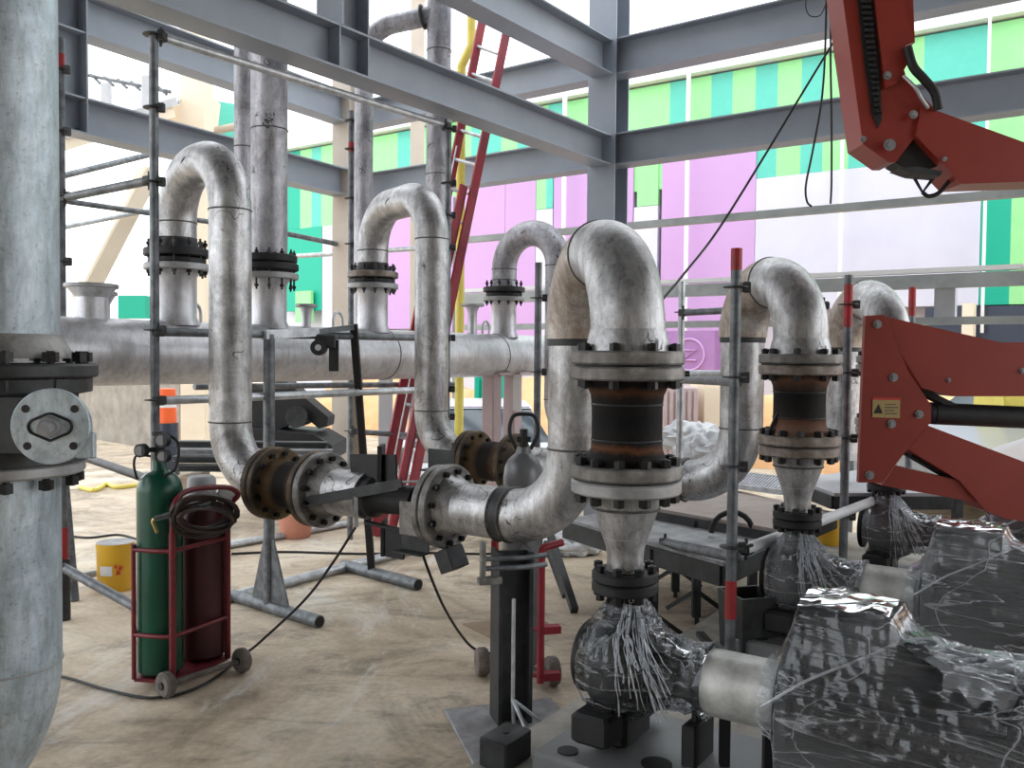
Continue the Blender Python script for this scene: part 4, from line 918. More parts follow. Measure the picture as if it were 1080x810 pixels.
for dx, dz, r_ in ((-.055, .10, .032), (.045, .15, .034), (.05, .075, .03)):
    b = MB(); p = q + V((dx, -.045, dz)); b.cyl(p, p + V((-.01, -.03, 0)), r_, n=20); b.cyl(p, p + V((-dx * .7, .03, 0)), .012, n=8); g = part('gauge', b, 'black_iron', og)
    b = MB(); b.cyl(p + V((-.01, -.03, 0)), p + V((-.0103, -.032, 0)), r_ * .7, n=20); part('dial', b, 'grey_cyl', g)
b = MB(); b.tube(smooth_path([q + V((-.03, -.03, .07)), q + V((-.09, -.04, .075)), q + V((-.105, -.04, .03)), q + V((-.10, -.02, -.04))], 5), .006, 8); part('hose_tail', b, 'rubber', og)
b = MB(); b.tube(smooth_path([q + V((.05, -.04, .18)), q + V((.10, -.03, .13)), q + V((.095, -.05, .02)), q + V((.05, -.08, -.02))], 5), .007, 8); part('hose_tail', b, 'rubber', og)
c2 = Gc(213, 640, 4.60)
ac = bottle(c2, .118, .055, .84, 'maroon', 'acetylene_cylinder', 'maroon gas cylinder in right bay of the cart, below the coiled hoses')
b = MB(); b.lathe([(.07, 0), (.072, .06), (.068, .12), (.055, .135)], at(c2, .83), Z, 24); part('valve_cap', b, 'pale_grey', ac, 'grey white valve cap')
b = MB(); b.sphere(at(c2, .86) + V((.12, .02, 0)), .055, 14, (1, .8, .9)); part('wrapped_regulator', b, 'white', ac, 'white wrapped regulator')
b = MB(); hc = P(214, 545, 4.149); q = []
rnd = random.Random(4)
for k in range(8):
    ox, oz, rx, rz, tilt = rnd.uniform(-.03, .02), rnd.uniform(-.02, .03), .15 + rnd.uniform(-.02, .015), .065 + rnd.uniform(-.012, .025), -.18 + rnd.uniform(-.08, .08)
    for i in range(20):
        a = 2 * math.pi * i / 20; x = ox + rx * math.cos(a); z = oz + rz * math.sin(a)
        q.append(hc + ax * (x * 1.0) + Z * (z - x * tilt * -1) + bk * (-.03 - .035 * math.sin(a) + .006 * k - .02))
b.tube(q, .0085, 7)
t = single('hose_coil', 'coil of dark brown hoses draped over the cart handle', 'hose', b, 'hose')
t = thing('cutting_torch', 'brass and steel cutting torch hooked on the green cylinder bay', 'torch', P(180, 560, 4.005))
b = MB(); b.tube([P(222, 530, 4.072), P(163, 546, 3.995)], .0075, 8); b.tube([P(222, 534, 4.072), P(163, 549, 3.995)], .005, 8); part('lance', b, 'steel_dull', t)
b = MB(); b.tube([P(163, 547, 3.995), P(161, 550, 3.995), P(166, 562, 3.995)], .009, 8); part('torch_head', b, 'brass', t, 'brass head')

# cables on the floor
def cable(label, pts, r=.007, mt='rubber', name='cable', cat='cable', k=8): return single(name, label, cat, MB_tube(pts, r, k), mt)
def MB_tube(pts, r, k): b = MB(); b.tube(smooth_path(pts, k), r, 8); return b
cable('black cable on the floor curling below the gas cart wheels', [Pz(40, 708, .01), Pz(75, 716, .01), Pz(115, 728, .01), Pz(165, 736, .01), Pz(215, 722, .01), Pz(256, 692, .01), Pz(262, 687, .01), Pz(262, 687, .01).lerp(P(375, 560, 4.45), .12) + V((0, 0, -.02)), P(322, 632, 4.55), P(352, 592, 4.48), P(375, 556, 4.43)])
cable('black cable hanging from the right pipe flange down to the floor by the black post', [P(441, 566, 4.05), P(446, 585, 4.05), P(455, 610, 4.1), P(468, 640, 4.3), P(485, 668, 4.6), Pz(500, 684, .01), Pz(520, 690, .01)])
cable('thin dark cable lying across the far floor', [Pz(244, 584, .01), Pz(300, 582, .01), Pz(380, 584, .01), Pz(450, 583, .01), Pz(520, 584, .01), Pz(600, 580, .01)], .009)
cable('thin dark cable on the floor left of the gas cart', [Pz(70, 565, .01), Pz(95, 567, .01), Pz(125, 564, .01), Pz(150, 570, .01)], .009)
cable('pale yellow hose lying on the far floor at left', [Pz(85, 514, .02), Pz(100, 517, .02), Pz(112, 511, .02), Pz(125, 514, .02), Pz(150, 511, .02)], .03, 'yellow_pipe', 'hose', 'hose')
cable('black cable stretched diagonally from lift arm down to the front U loop', [P(888, 30, 4.3), P(850, 92, 4.2), P(806, 165, 4.1), P(757, 243, 3.9), P(722, 288, 3.6), P(697, 318, 3.35)], .0055)
cable('thin hanging cable loop, left strand, in front of the right beams', [P(872, -20, 4.9), P(870, 60, 4.9), P(866, 110, 4.9), P(857, 160, 4.9), P(850, 195, 4.9), P(851, 212, 4.9), P(856, 218, 4.9)], .006)
cable('thin hanging cable loop, right strand, in front of the right beams', [P(877, -20, 4.9), P(876, 60, 4.9), P(877, 120, 4.9), P(877, 190, 4.9), P(876, 215, 4.9)], .006)
cable('tiny curl of wire hanging at the top right beside the lift arm', [P(851, -10, 4.9), P(850, 8, 4.9), P(855, 17, 4.9), P(865, 16, 4.9), P(871, 5, 4.9)], .003)

# buckets
def bucket(label, c, r, h, lab=True):
    t = thing('paint_bucket', label, 'bucket', c, group='yellow paint buckets')
    b = MB(); b.lathe([(r * .93, 0), (r * .96, .01), (r, h - .03), (r * 1.03, h - .03), (r * 1.03, h)], c, Z, 40); part('tub', b, 'yellow', t)
    b = MB(); b.lathe([(r * .99, 0), (r * .99, .006)], c + Z * (h - .004), Z, 32); part('lid', b, 'dusty_steel', t, 'dusty grey lid')
    if lab:
        b = MB(); n = 8; vs = []
        for k in (0, 1):
            for i in range(n + 1):
                a = R(-118 + 42 * i / n); vs.append(c + V((math.cos(a) * r * 1.0, math.sin(a) * r * 1.0, h * (.36 + .2 * k))))
        b.add(vs, [(i, i + 1, n + 2 + i, n + 1 + i) for i in range(n)], True); part('paper_label', b, 'white', t, 'white paper label')
        for a0, z0_, s in ((-58, .38, .03), (-50, .48, .025), (-66, .52, .022)):
            b = MB(); a = R(a0); p = c + V((math.cos(a) * r * 1.0, math.sin(a) * r * 1.0, h * z0_)); tx = V((-math.sin(a), math.cos(a), 0)); nn = V((math.cos(a), math.sin(a), 0))
            b.prism([p - tx * s * .5, p + tx * s * .35, p + tx * s * .5 + Z * s, p + Z * s * .6, p - tx * s * .2 + Z * s * 1.3], nn, .006); part('red_mark', b, 'label_red', t, 'red mark')
bucket('yellow paint bucket with white label on the floor left of the gas cart', Pz(122, 621, 0), .118, .315)
bucket('yellow paint bucket farther back, between the second pump and orange lift', Pz(891, 582, .2) + V((0, .3, 0)), .125, .22, False)

t = thing('plastic_tub', 'small faded orange pink tub on the floor behind the leftmost rusty joint', 'tub', Pz(312, 570, 0))
b = MB(); c = Pz(312, 566, 0); b.lathe([(.12, 0), (.125, .01), (.15, .2), (.155, .2), (.155, .215), (.14, .215), (.12, .02)], c, Z, 28); part('tub', b, 'orange_faded', t)
# step ladder foot at left
t = thing('step_ladder', 'grey step ladder standing behind the big left pipe', 'ladder', Pz(75, 625, 0))
l0_, l1_ = Pz(79, 634, 0), P(66, 480, 5.9); m0_, m1_ = Pz(56, 628, 0), P(52, 480, 6.1)
for a_, b_ in ((l0_, l1_), (m0_, m1_)):
    b = MB(); b.bar(a_, b_, .05, .028, bev=.004); part('rail', b, 'steel_dull', t)
for f in (.3, .55, .8):
    b = MB(); b.bar(l0_.lerp(l1_, f), m0_.lerp(m1_, f), .03, .05); part('rung', b, 'steel_light', t)

# red extension ladder
t = thing('extension_ladder', 'tall red extension ladder leaning against the upper cross beam', 'ladder', Pz(408, 572, 0))
La0, La1 = Pz(400, 566, 0), P(509, 20, 8.75); Lb0, Lb1 = Pz(423, 574, 0), P(535, 30, 8.6)
dv = (La1 - La0).normalized(); up_ = (Lb0 - La0).cross(dv).normalized()
for a_, b_ in ((La0, La1), (Lb0, Lb1)):
    b = MB(); b.bar(a_, b_, .03, .085, (Lb0 - La0).cross(dv), .004); part('rail', b, 'ladder_red', t)
off = up_ * (.09 if up_.y < 0 else -.09)
for a_, b_ in ((La0, La1), (Lb0, Lb1)):
    s_ = (Lb0 - La0) * .12 * (1 if a_ is La0 else -1)
    b = MB(); b.bar(a_ + off + s_, a_.lerp(b_, .66) + off + s_, .03, .08, (Lb0 - La0).cross(dv), .004); part('sliding_rail', b, 'ladder_red', t)
for i in range(1, 17):
    f = i / 17; b = MB(); b.tube([La0.lerp(La1, f), Lb0.lerp(Lb1, f)], .017, 8); part('rung', b, 'steel_light', t, 'pale metal rung')
b = MB(); q = La0.lerp(Lb0, .5) + off * 1.3 + dv * .4; b.tube([q, q + dv * 3.2], .007, 6); part('rope', b, 'white', t, 'pale rope')

# yellow drain pipe
b = MB(); b.tube(fillet([G(485, 300, 8.95), at(G(485, 300, 8.95), P(485, 70, 8.95).z), P(497, 48, 8.95), at(P(497, 48, 8.95), 6)], [0, .08, .08, 0], 5), .045, 14)
single('drain_pipe', 'pale yellow vertical plastic pipe behind the red ladder', 'pipe', b, 'yellow_pipe')

# ================================================================ TABLES AND CLUTTER BEHIND THE PUMPS
def table(label, cs, z, th, mt, legs, gr='low steel work tables'):
    t = thing('work_table', label, 'table', at(sum(cs, V((0, 0, 0))) / 4, 0), group=gr)
    b = MB(); b.prism([at(c, z - .01) for c in cs], Z, .02); part('table_top', b, mt, t)
    for i in range(4):
        b = MB(); b.bar(at(cs[i], z - .02 - th / 2), at(cs[(i + 1) % 4], z - .02 - th / 2), .04, th); part('frame_rail', b, 'charcoal', t)
    for q in legs:
        b = MB(); b.bar(at(q, 0), at(q, z - .03), .05, .05, Y); part('leg', b, 'charcoal', t)
        for a in (20, 140, 260):
            b = MB(); b.bar(at(q, .16), at(q, .015) + V((math.cos(R(a)) * .2, math.sin(R(a)) * .2, 0)), .025, .025); part('brace', b, 'charcoal', t)
t1 = [Pz(596, 547, .55), Pz(762, 593, .55), Pz(826, 566, .55), Pz(690, 532, .55)]
table('near low work table with dusty grey top, behind the front cone reducer', t1, .55, .10, 'dusty_steel', [t1[0].lerp(t1[1], .62), t1[3].lerp(t1[2], .2), t1[3].lerp(t1[2], .8)])
t2 = [Pz(640, 527, .62), Pz(830, 560, .62), Pz(880, 540, .62), Pz(735, 508, .62)]
table('farther low work table with dusty plywood top, below the second U loop elbow', t2, .62, .08, 'ply', [t2[0].lerp(t2[1], .1), t2[0].lerp(t2[1], .55), t2[3].lerp(t2[2], .3)])
t3 = [Pz(838, 505, .75), Pz(880, 520, .75), Pz(1010, 520, .75), Pz(930, 492, .75)]
table('far grey table under the orange lift arm', t3, .75, .08, 'pale_grey', [t3[0], t3[2], t3[3]])
b = MB(); g0_, g1_, g2_, g3_ = Pz(770, 512, .66), Pz(838, 521, .66), Pz(850, 508, .66), Pz(785, 500, .66)
for i in range(22):
    f = i / 21; b.bar(g0_.lerp(g1_, f), g3_.lerp(g2_, f), .012, .03)
for f in (0, 1): b.bar(g0_.lerp(g3_, f), g1_.lerp(g2_, f), .02, .035)
single('steel_grating', 'ribbed steel grating panel lying behind the second U loop', 'grating', b, 'steel_light')
# scroll clamp on the near table
b = MB(); c = Pz(772, 562, .57); q = [c + V((.12 * math.cos(a / 10 * math.pi) * 1.0, 0, .12 * math.sin(a / 10 * math.pi))) for a in range(11)]
b.tube(q, .016, 8); single('bent_bracket', 'dark curved bracket on the near work table behind the red banded pole', 'bracket', b, 'black_iron')
def trestle(label, c, h):
    t = thing('adjustable_stand', label, 'stand', c, group='small adjustable stands under the tables')
    b = MB(); b.tube([at(c, 0), at(c, h)], .022, 10); part('stem', b, 'charcoal', t)
    b = MB(); b.box(at(c, .006), (.3, .2, .012), bev=.003); part('foot_plate', b, 'dusty_steel', t)
trestle('small stand with flat foot plate under the near table, left of red banded pole', G(734, 600, 6.9), .5)
b = MB(); c = G(595, 600, 5.9)
for a_, b__ in ((P(579, 600, 6.0), Pz(606, 644, .02)), (P(576, 610, 6.2), Pz(597, 628, .02))): b.bar(a_ + Z * .25, b__, .045, .045)
single('sawhorse', 'dark splayed sawhorse legs right of the red trolley rail', 'trestle', b, 'charcoal')
# bin
def open_box(name, label, cat, c, sx_, sy_, h, mt, wall=.014, taper=.9, rz=0, gr=None):
    b = MB(); o = [(-1, -1), (1, -1), (1, 1), (-1, 1)]; rings = []
    cs, sn = math.cos(rz), math.sin(rz)
    def ring(k, z, ins=0): return [c + V(((x * (sx_ / 2 * k - ins)) * cs - (y * (sy_ / 2 * k - ins)) * sn, (x * (sx_ / 2 * k - ins)) * sn + (y * (sy_ / 2 * k - ins)) * cs, z)) for x, y in o]
    vs = ring(taper, 0) + ring(1, h) + ring(1, h, wall) + ring(taper, wall, wall)
    fs = [(3, 2, 1, 0)]
    for r_ in range(3):
        for i in range(4): fs.append((r_ * 4 + i, r_ * 4 + (i + 1) % 4, r_ * 4 + 4 + (i + 1) % 4, r_ * 4 + 4 + i))
    fs.append((12, 13, 14, 15)); b.add(vs, fs); return single(name, label, cat, b, mt, group=gr)
open_box('steel_bin', 'dark open steel box standing on the plinth beside red banded pole', 'bin', Pz(795, 690, .2) + V((0, .08, 0)), .22, .22, .27, 'charcoal', rz=.3)
b = MB(); c = Pz(533, 803, .2); b.box(c + Z * .05, (.16, .11, .10), (Ax), Nx, Z, .006); b.cyl(c + Z * .10, c + Z * .104, .012, n=12)
single('steel_block', 'dark rusty steel block on the plinth edge at bottom centre', 'block', b, 'charcoal')
b = MB(); b.bar(Pz(738, 668, .212), Pz(756, 688, .212), .04, .02); single('steel_offcut', 'flat dark steel offcut on the plinth left of the bin', 'offcut', b, 'charcoal')
b = MB(); q = [Pz(488, 658, .004), Pz(566, 650, .004), Pz(588, 664, .004), Pz(522, 675, .004)]
b.prism(q, Z, .008); single('board', 'flat brown board lying on the floor behind the black post', 'board', b, 'cardboard')
# white plastic bag debris
def bag(label, c, r, seed, mt='white', gr='crumpled white bags'):
    b = MB(); b.sphere((0, 0, 0), 1, 56); rnd = random.Random(seed)
    b.v = [c + V((p.x * r[0], p.y * r[1], max(0, p.z * r[2] + r[2] * .55) )) + p * (.45 * r[2] * noise.noise(p * 3 + V((seed, 0, 0)))) + p * (.14 * r[2] * (1 - 2 * abs(noise.noise(p * 5 + V((0, seed, 0)))))) for p in b.v]
    for p in b.v: p.z = max(p.z, c.z + .002)
    single('plastic_bag', label, 'bag', b, mt, group=gr)
bag('crumpled white plastic sheet on the floor behind the front cone reducer', Pz(602, 583, 0), (.24, .16, .10), 1)
bag('white sack on the far table behind the red topped pole, left', P(745, 478, 6.9) - Z * .1, (.22, .18, .16), 2)
bag('white sack leaning behind the second U loop elbow, tilted', P(730, 462, 8.2) - Z * .1, (.3, .2, .15), 3)
bag('clear plastic heap on the floor under the motor of second pump', Pz(982, 672, .22), (.14, .14, .07), 4, 'pale_grey')

# ================================================================ ORANGE LIFT
t = thing('boom_lift', 'orange red boom lift arms reaching in from the right edge', 'boom lift', G(1100, 500, 4.7))
def plate(name, pts, d, th, mt, par=t, label=None, d2=None):
    """outline at real depth d, extruded th metres away from the viewer along Y"""
    poly = [P(x, y, d) for x, y in pts]; b = MB(); b.prism(poly, Y, th, False); 
    bad = sum((poly[i].x * poly[(i + 1) % len(poly)].z - poly[(i + 1) % len(poly)].x * poly[i].z) for i in range(len(poly)))
    if bad < 0: b.f = [f[::-1] for f in b.f]
    return part(name, b, mt, par, label)
def pin(x, y, d, r=.022, par=t):
    b = MB(); c = P(x, y, d); b.cyl(c, c - Y * .008, r, n=20); b.cyl(c - Y * .008, c - Y * .018, r * .6, n=6, sm=False); part('pivot_pin', b, 'dusty_steel', par, 'grey pivot pin')
plate('link_plate', [(912.7, 333), (932.6, 332), (958, 392), (982, 427), (982, 445), (959.6, 471), (944, 490.5), (931, 509), (905.6, 509), (909, 420)], 4.52, .03, 'lift_red')
plate('link_plate', [(912.7, 333), (932.6, 332), (958, 392), (982, 427), (982, 445), (959.6, 471), (944, 490.5), (931, 509), (905.6, 509), (909, 420)], 4.83, .03, 'lift_red')
plate('upper_arm', [(934, 334), (1055, 361), (1130, 361), (1130, 418), (1004, 418), (972, 409), (950, 372)], 4.58, .2, 'lift_red')
plate('lower_arm', [(979, 449), (1130, 506), (1130, 557), (1060, 547), (1040, 539), (1012, 507), (958, 474)], 4.58, .2, 'lift_red')
plate('tie_link', [(944, 491), (1012, 507), (1030, 530), (930, 512)], 4.60, .16, 'lift_red')
b = MB(); b.cyl(P(984, 436, 4.68), P(1140, 443, 4.68), .058, n=28); b.lathe([(.03, 0), (.058, .02), (.058, .04)], P(975, 435.6, 4.68), X, 24); part('hydraulic_cylinder', b, 'black_iron', t)
b = MB(); b.bar(P(962, 408, 4.7), P(1010, 432, 4.7), .1, .03); part('inner_web', b, 'rubber', t)
b = MB(); b.bar(P(958, 478, 4.7), P(1010, 508, 4.7), .1, .03); part('inner_web', b, 'rubber', t)
for x, y in ((925, 342), (942, 398), (969, 437), (940, 447), (917, 501)): pin(x, y, 4.52)
pin(1078, 391, 4.58, .016); pin(1000, 401, 4.58, .012)
b = MB(); pl = [P(x, y, 4.517) for x, y in ((920.5, 419), (949.5, 419.5), (949, 441), (920, 440))]; b.prism(pl, Y, .003); dc = part('warning_sticker', b, 'sticker', t, 'yellow warning sticker')
b = MB(); b.prism([P(x, y, 4.514) for x, y in ((920.5, 419), (949.5, 419.5), (949.4, 422), (920.4, 421.5))], Y, .002); part('sticker_stripe', b, 'label_red', dc)
b = MB(); b.prism([P(x, y, 4.514) for x, y in ((922, 436), (931, 436), (926.5, 426))], Y, .002); part('warning_triangle', b, 'rubber', dc)
for i, ln in enumerate((12, 14, 10, 13)):
    b = MB(); y = 426 + i * 3.2; b.prism([P(x, yy, 4.514) for x, yy in ((933, y), (933 + ln, y), (933 + ln, y + 1.1), (933, y + 1.1))], Y, .002); part('text_line', b, 'tyre', dc)
# upper knuckle
plate('boom_knuckle', [(885, -30), (962, -30), (965, 45), (955, 47), (953, 72), (957, 84), (989, 118), (989, 142), (966, 143), (945, 171), (937, 171), (910, 152)], 4.0, .18, 'lift_red')
plate('fly_arm', [(972, 112), (989, 117), (1130, 168), (1130, 190), (1014, 194), (966, 143)], 3.98, .2, 'lift_red')
plate('side_plate', [(919, -30), (944, -30), (965, 44), (955, 48), (957, 68), (945, 88), (934, 93), (930, 60)], 3.975, .03, 'lift_red')
plate('hose_channel', [(902, -30), (917, -30), (928, 60), (930, 126), (926, 135), (920, 120), (911, 60)], 3.992, .02, 'rubber')
b = MB()
for i in range(22):
    f = i / 21; c = P(911 + 15 * f, -10 + 128 * f, 3.985); b.box(c, (.045 - .02 * f, .03, .016), bev=.004)
part('drag_chain', b, 'black_iron', t)
b = MB(); b.tube(smooth_path([P(957, 50, 3.96), P(963, 70, 3.95), P(975, 84, 3.95), P(986, 98, 3.95), P(990, 116, 3.96)], 6), .020, 12); part('hydraulic_hose', b, 'rubber', t)
b = MB(); b.tube(smooth_path([P(953, 80, 3.96), P(965, 92, 3.94), P(972, 104, 3.95), P(979, 114, 3.97)], 6), .008, 8); part('hydraulic_hose', b, 'steel_light', t)
plate('inner_bracket', [(945, 172), (966, 144), (992, 174), (980, 178), (962, 181)], 4.03, .12, 'rubber')
b = MB(); b.prism([P(943, 180, 4.0), P(962, 178, 4.0), P(988, 183, 4.0), P(986, 188, 4.0), P(960, 186, 4.0)], Y, .1); part('bracket_plate', b, 'charcoal', t)
b = MB(); b.tube([P(964, 187, 4.05), P(973, 203, 4.05), P(984, 188, 4.05)], .008, 8); b.tube(smooth_path([P(973, 203, 4.05), P(980, 207, 4.05), P(992, 202, 4.05), P(1006, 184, 4.05)], 5), .010, 8); part('hook_wire', b, 'rubber', t)
for x, y, r_ in ((935.5, 80, .018), (963, 121, .018), (938, 153, .026), (910, 147, .014), (996, 168, .010)): pin(x, y, 3.975, r_)

# ================================================================ FACADE AND BACKGROUND
def fpt(px, py, D):
    r = C3 @ V(((px - 540) / FPX, (405 - py) / FPX, -1)); n = A
    return V((0, 0, H)) + r * (D / r.dot(n))
def fbox(b, xa, xb, z0, z1, D, th=.1):
    p = fpt(xa, 377, D); q = fpt(xb, 377, D); p.z = q.z = 0
    return b.prism([at(p, z0), at(q, z0), at(q, z1), at(p, z1)], A, th)
zf = lambda px, py, D: fpt(px, py, D).z
FDn = 16.0
t = thing('clad_building', 'long building behind with lilac, white, teal and lime cladding panels', 'building', at(fpt(800, 377, FDn), 0))
b = MB(); fbox(b, 292, 1400, .0, 6.9, FDn + .5, .6); part('wall', b, 'cladwhite', t)
b = MB(); fbox(b, 280, 1400, 6.92, 7.45, FDn + .2, .9); part('roof_edge', b, 'whitewall', t)
zt_, zl_ = 6.88, 4.85
stripes = [(292, 'darkgreen'), (318, 'lime'), (330, 'teal'), (340, 'lime'), (352, 'teal'), (372, 'lime'), (409, 'lime'), (420, 'teal'), (434, 'lime'), (489, 'lime'), (497, 'teal'), (506, 'lime'), (512, 'teal'), (528, 'lime'), (545, 'teal'),
           (566, 'lime'), (577, 'teal'), (596, 'lime'), (625, 'teal'), (645, 'lime'), (704, 'teal'), (725.5, 'lime'), (747, 'teal'), (769, 'lime'), (793, 'teal'), (816, 'lime'), (841, 'teal'), (864, 'lime'), (891, 'teal'), (912, 'lime'), (945, 'lime'), (968, 'teal'), (1036, 'lime'), (1110, 'teal'), (1200, 'lime')]
for (x0, m), (x1_, _) in zip(stripes, stripes[1:] + [(1300, '')]):
    b = MB(); fbox(b, x0, x1_, zl_, zt_, FDn); part('stripe_panel', b, m, t)
for x0, x1_, z0, z1, m in ((293, 301, 2.9, 4.8, 'darkgreen'), (301, 341, 2.7, 4.84, 'darkgreen'), (341.5, 357, 2.0, 4.84, 'lav'), (357, 408, 1.6, 4.84, 'cladwhite'), (408, 434, 2.2, 5.2, 'purple'), (434, 490, 1.9, 5.2, 'purple'), (490, 533, 1.9, 5.4, 'purple'), (533.4, 565, 1.9, 5.4, 'purple'),
                           (565.5, 576, 4.7, 5.4, 'lime'), (576, 583, 4.7, 5.4, 'teal'), (565.5, 583, 1.8, 4.69, 'lav'), (584, 593, 1.8, 5.4, 'purple'), (594, 621, 1.8, 5.4, 'purple'), (622, 667, 1.8, 5.4, 'purple'), (671, 693, 4.55, 5.5, 'lime'), (668, 693, 1.8, 4.54, 'lav'), (697, 722, 1.5, 5.6, 'purple'), (722.5, 795, 1.5, 5.6, 'purple'),
                           (795.5, 886, 2.45, 4.84, 'lav'), (886.5, 1031, 2.45, 4.84, 'lav'), (1031.5, 1063, 2.45, 4.84, 'darkgreen'), (1063, 1110, 2.45, 4.84, 'lime'), (1110, 1200, 2.45, 4.84, 'darkgreen')):
    b = MB(); fbox(b, x0, x1_, z0, z1, FDn - .02, .12); part('wall_panel', b, m, t)
b = MB(); fbox(b, 313, 329, 2.4, 3.2, FDn - .2, .1); part('wall_panel', b, 'lime', t)
b = MB(); fbox(b, 975, 1400, 0, 2.43, FDn - .05, .1); part('dark_opening', b, 'cardark', t)
for x in (593, 722, 884, 1035):
    b = MB(); fbox(b, x - 1.6, x + 1.6, 2.0, 7.0, FDn - .35, .06); part('joint_post', b, 'whitewall', t)
b = MB(); fbox(b, 697, 757, zf(730, 390, 15.0), zf(730, 349, 15.0), 15.0, .3); pnl = part('recessed_box', b, 'purple2', t, 'dark lilac box with round emblem')
b = MB(); c = fpt(727, 374, 14.84); b.torus(c, A, .28, .02, 28, 6); part('emblem', b, 'purple', pnl)
b = MB(); c = fpt(727, 374, 14.84); u_ = V((A.y, -A.x, 0)); b.tube([c - u_ * .13 + Z * .08, c + u_ * .13 + Z * .08, c - u_ * .13 - Z * .1, c + u_ * .13 - Z * .1], .02, 6); part('emblem', b, 'purple', pnl)
for x in (1021,):
    b = MB(); fbox(b, x - 6, x + 6, 0, 2.45, FDn - .5, .3); part('pillar', b, 'cream', t)
# girts on their own posts, nearer than the facade
def girt(label, xa, xb, z, h, mt, D=9.0, th=.08):
    b = MB(); fbox(b, xa, xb, z - h / 2, z + h / 2, D, th); single('wall_girt', label, 'rail', b, mt, group='long horizontal rails in front of the clad building')
girt('uppermost long grey rail crossing in front of the lilac cladding', 480, 1250, zf(740, 232, 9), .075, 'girt')
girt('middle long grey rail under the white one', 486, 1250, zf(740, 306, 9), .13, 'girt')
girt('long white rail on top of the middle grey rail', 486, 1250, zf(740, 297, 9) + .01, .045, 'whitewall')
girt('thin lowest long grey rail', 486, 1250, zf(740, 342, 9), .07, 'girt')
for x, l in ((996, 'short blue grey post hanging between rails at right'),):
    b = MB(); fbox(b, x - 11, x + 11, zf(996, 334, 9), zf(996, 288, 9), 9.12, .12); single('rail_post', l, 'post', b, 'pale_grey')
b = MB(); q = fpt(480, 377, 9); b.box(at(q, 1.8), (.07, .07, 3.6)); single('rail_post', 'thin post holding the left ends of long rails', 'post', b, 'girt')
b = MB(); q = fpt(1240, 377, 9); b.box(at(q, 1.8), (.07, .07, 3.6)); single('rail_post', 'thin post holding the right ends of the long rails', 'post', b, 'girt')
# girts on left, running the other way, in front of teal wall
for (x0, y0, d0, x1_, y1, d1, l) in ((300, 246, 9.6, 368, 260, 10.4, 'thin dark rail in front of the green cladding, sloping down right'), (300, 271, 11, 440, 262, 9.8, 'pale rail crossing the green cladding to the middle loop')):
    tubes(l, P(x0, y0, d0), P(x1_, y1, d1), .028, 'steel_dull' if y1 < 261 else 'steel_light', clamps=False)
# cream columns
for px, d, w_, z1, mt, l in ((439, 14, .2, 8.5, 'beige', 'slender beige column seen between middle loop and yellow pipe'), (208, 13, .36, 6.4, 'cream', 'cream building pillar behind leftmost loop'), (183, 15, .3, 1.2, 'cream', 'low cream pillar behind the header, left of leftmost loop')):
    c = G(px, 377, d); b = MB(); b.box(at(c, z1 / 2), (w_, w_, z1), bev=.01); b.box(at(c, .05), (w_ * 1.2, w_ * 1.2, .1)); single('building_column', l, 'column', b, mt, group='building columns behind')
for px, d, w_, z1, mt, l in ((407, 8.9, .13, 1.75, 'pale_grey', 'pale grey short post behind the red ladder foot'), (441, 9.3, .17, 1.5, 'pinkcol', 'pinkish short post just right of the red ladder foot')):
    c = G(px, 377, d); b = MB(); b.box(at(c, z1 / 2), (w_, w_, z1), bev=.008); b.box(at(c, .01), (w_ * 1.8, w_ * 1.8, .02)); b.box(at(c, z1 + .006), (w_ * 1.5, w_ * 1.5, .012)); single('short_post', l, 'post', b, mt, group='short posts behind the ladder')
# left building pieces
t = thing('cream_building', 'cream building corner with flared head, at upper left', 'building', G(205, 377, 14))
b = MB(); b.prism([P(172, 96, 14), P(226, 104, 14), P(222, 140, 14), P(212, 172, 14), P(196, 172, 14), P(190, 150, 14), P(176, 148, 14)], Y, .6); part('column_head', b, 'cream', t)
b = MB(); b.prism([P(168, 92, 14.5), P(182, 95, 14.5), P(182, 150, 14.5), P(168, 146, 14.5)], Y, .3); part('brown_panel', b, 'beige', t)
b = MB(); b.prism([P(198, 150, 13.6), P(220, 150, 13.6), P(220, 346, 13.6), P(198, 346, 13.6)], Y, .3); part('wall', b, 'cream', t)
b = MB(); b.prism([P(229, 108, 15), P(254, 112, 15), P(254, 164, 15), P(229, 160, 15)], Y, .2); part('teal_panel', b, 'teal', t)
b = MB(); b.tube([P(226, 138, 14.2), P(256, 132, 14.2)], .06, 10); part('cross_rail', b, 'beige', t)
b = MB(); b.prism([P(127, 312, 15), P(156, 312, 15), P(156, 336, 15), P(127, 336, 15)], Y, .2); part('green_panel', b, 'darkgreen', t)
b = MB(); b.bar(P(158, 180, 10.6), P(86, 318, 10.0), .2, .2, bev=.02); single('diagonal_strut', 'wide cream diagonal strut behind the two left scaffold poles', 'strut', b, 'cream')
# neighbour canopy roof
t = thing('canopy_roof', 'pale canopy roof of the neighbouring building, upper left', 'roof', P(100, 120, 13))
b = MB(); p0 = P(70, 95, 12.5); p1 = P(190, 70, 15); p2 = P(190, 108, 12.6); p3 = P(70, 140, 10.8)
for i in range(40):
    f = i / 40; g = (i + .5) / 40
    a_, b2 = p0.lerp(p1, f), p3.lerp(p2, f); c_, d_ = p0.lerp(p1, g), p3.lerp(p2, g)
    dz = Z * .05; e_, f_ = p0.lerp(p1, (i + 1) / 40), p3.lerp(p2, (i + 1) / 40)
    b.add([a_, b2, d_ + dz, c_ + dz, f_, e_], [(0, 1, 2, 3), (3, 2, 4, 5)])
b.add([p - Z * .03 for p in (p0, p1, p2, p3)], [(3, 2, 1, 0)])
part('roof_sheet', b, 'whitewall', t)
b = MB(); b.bar(P(66, 142, 10.7), P(182, 107, 12.4), .16, .10); part('gutter', b, 'pale_grey', t)
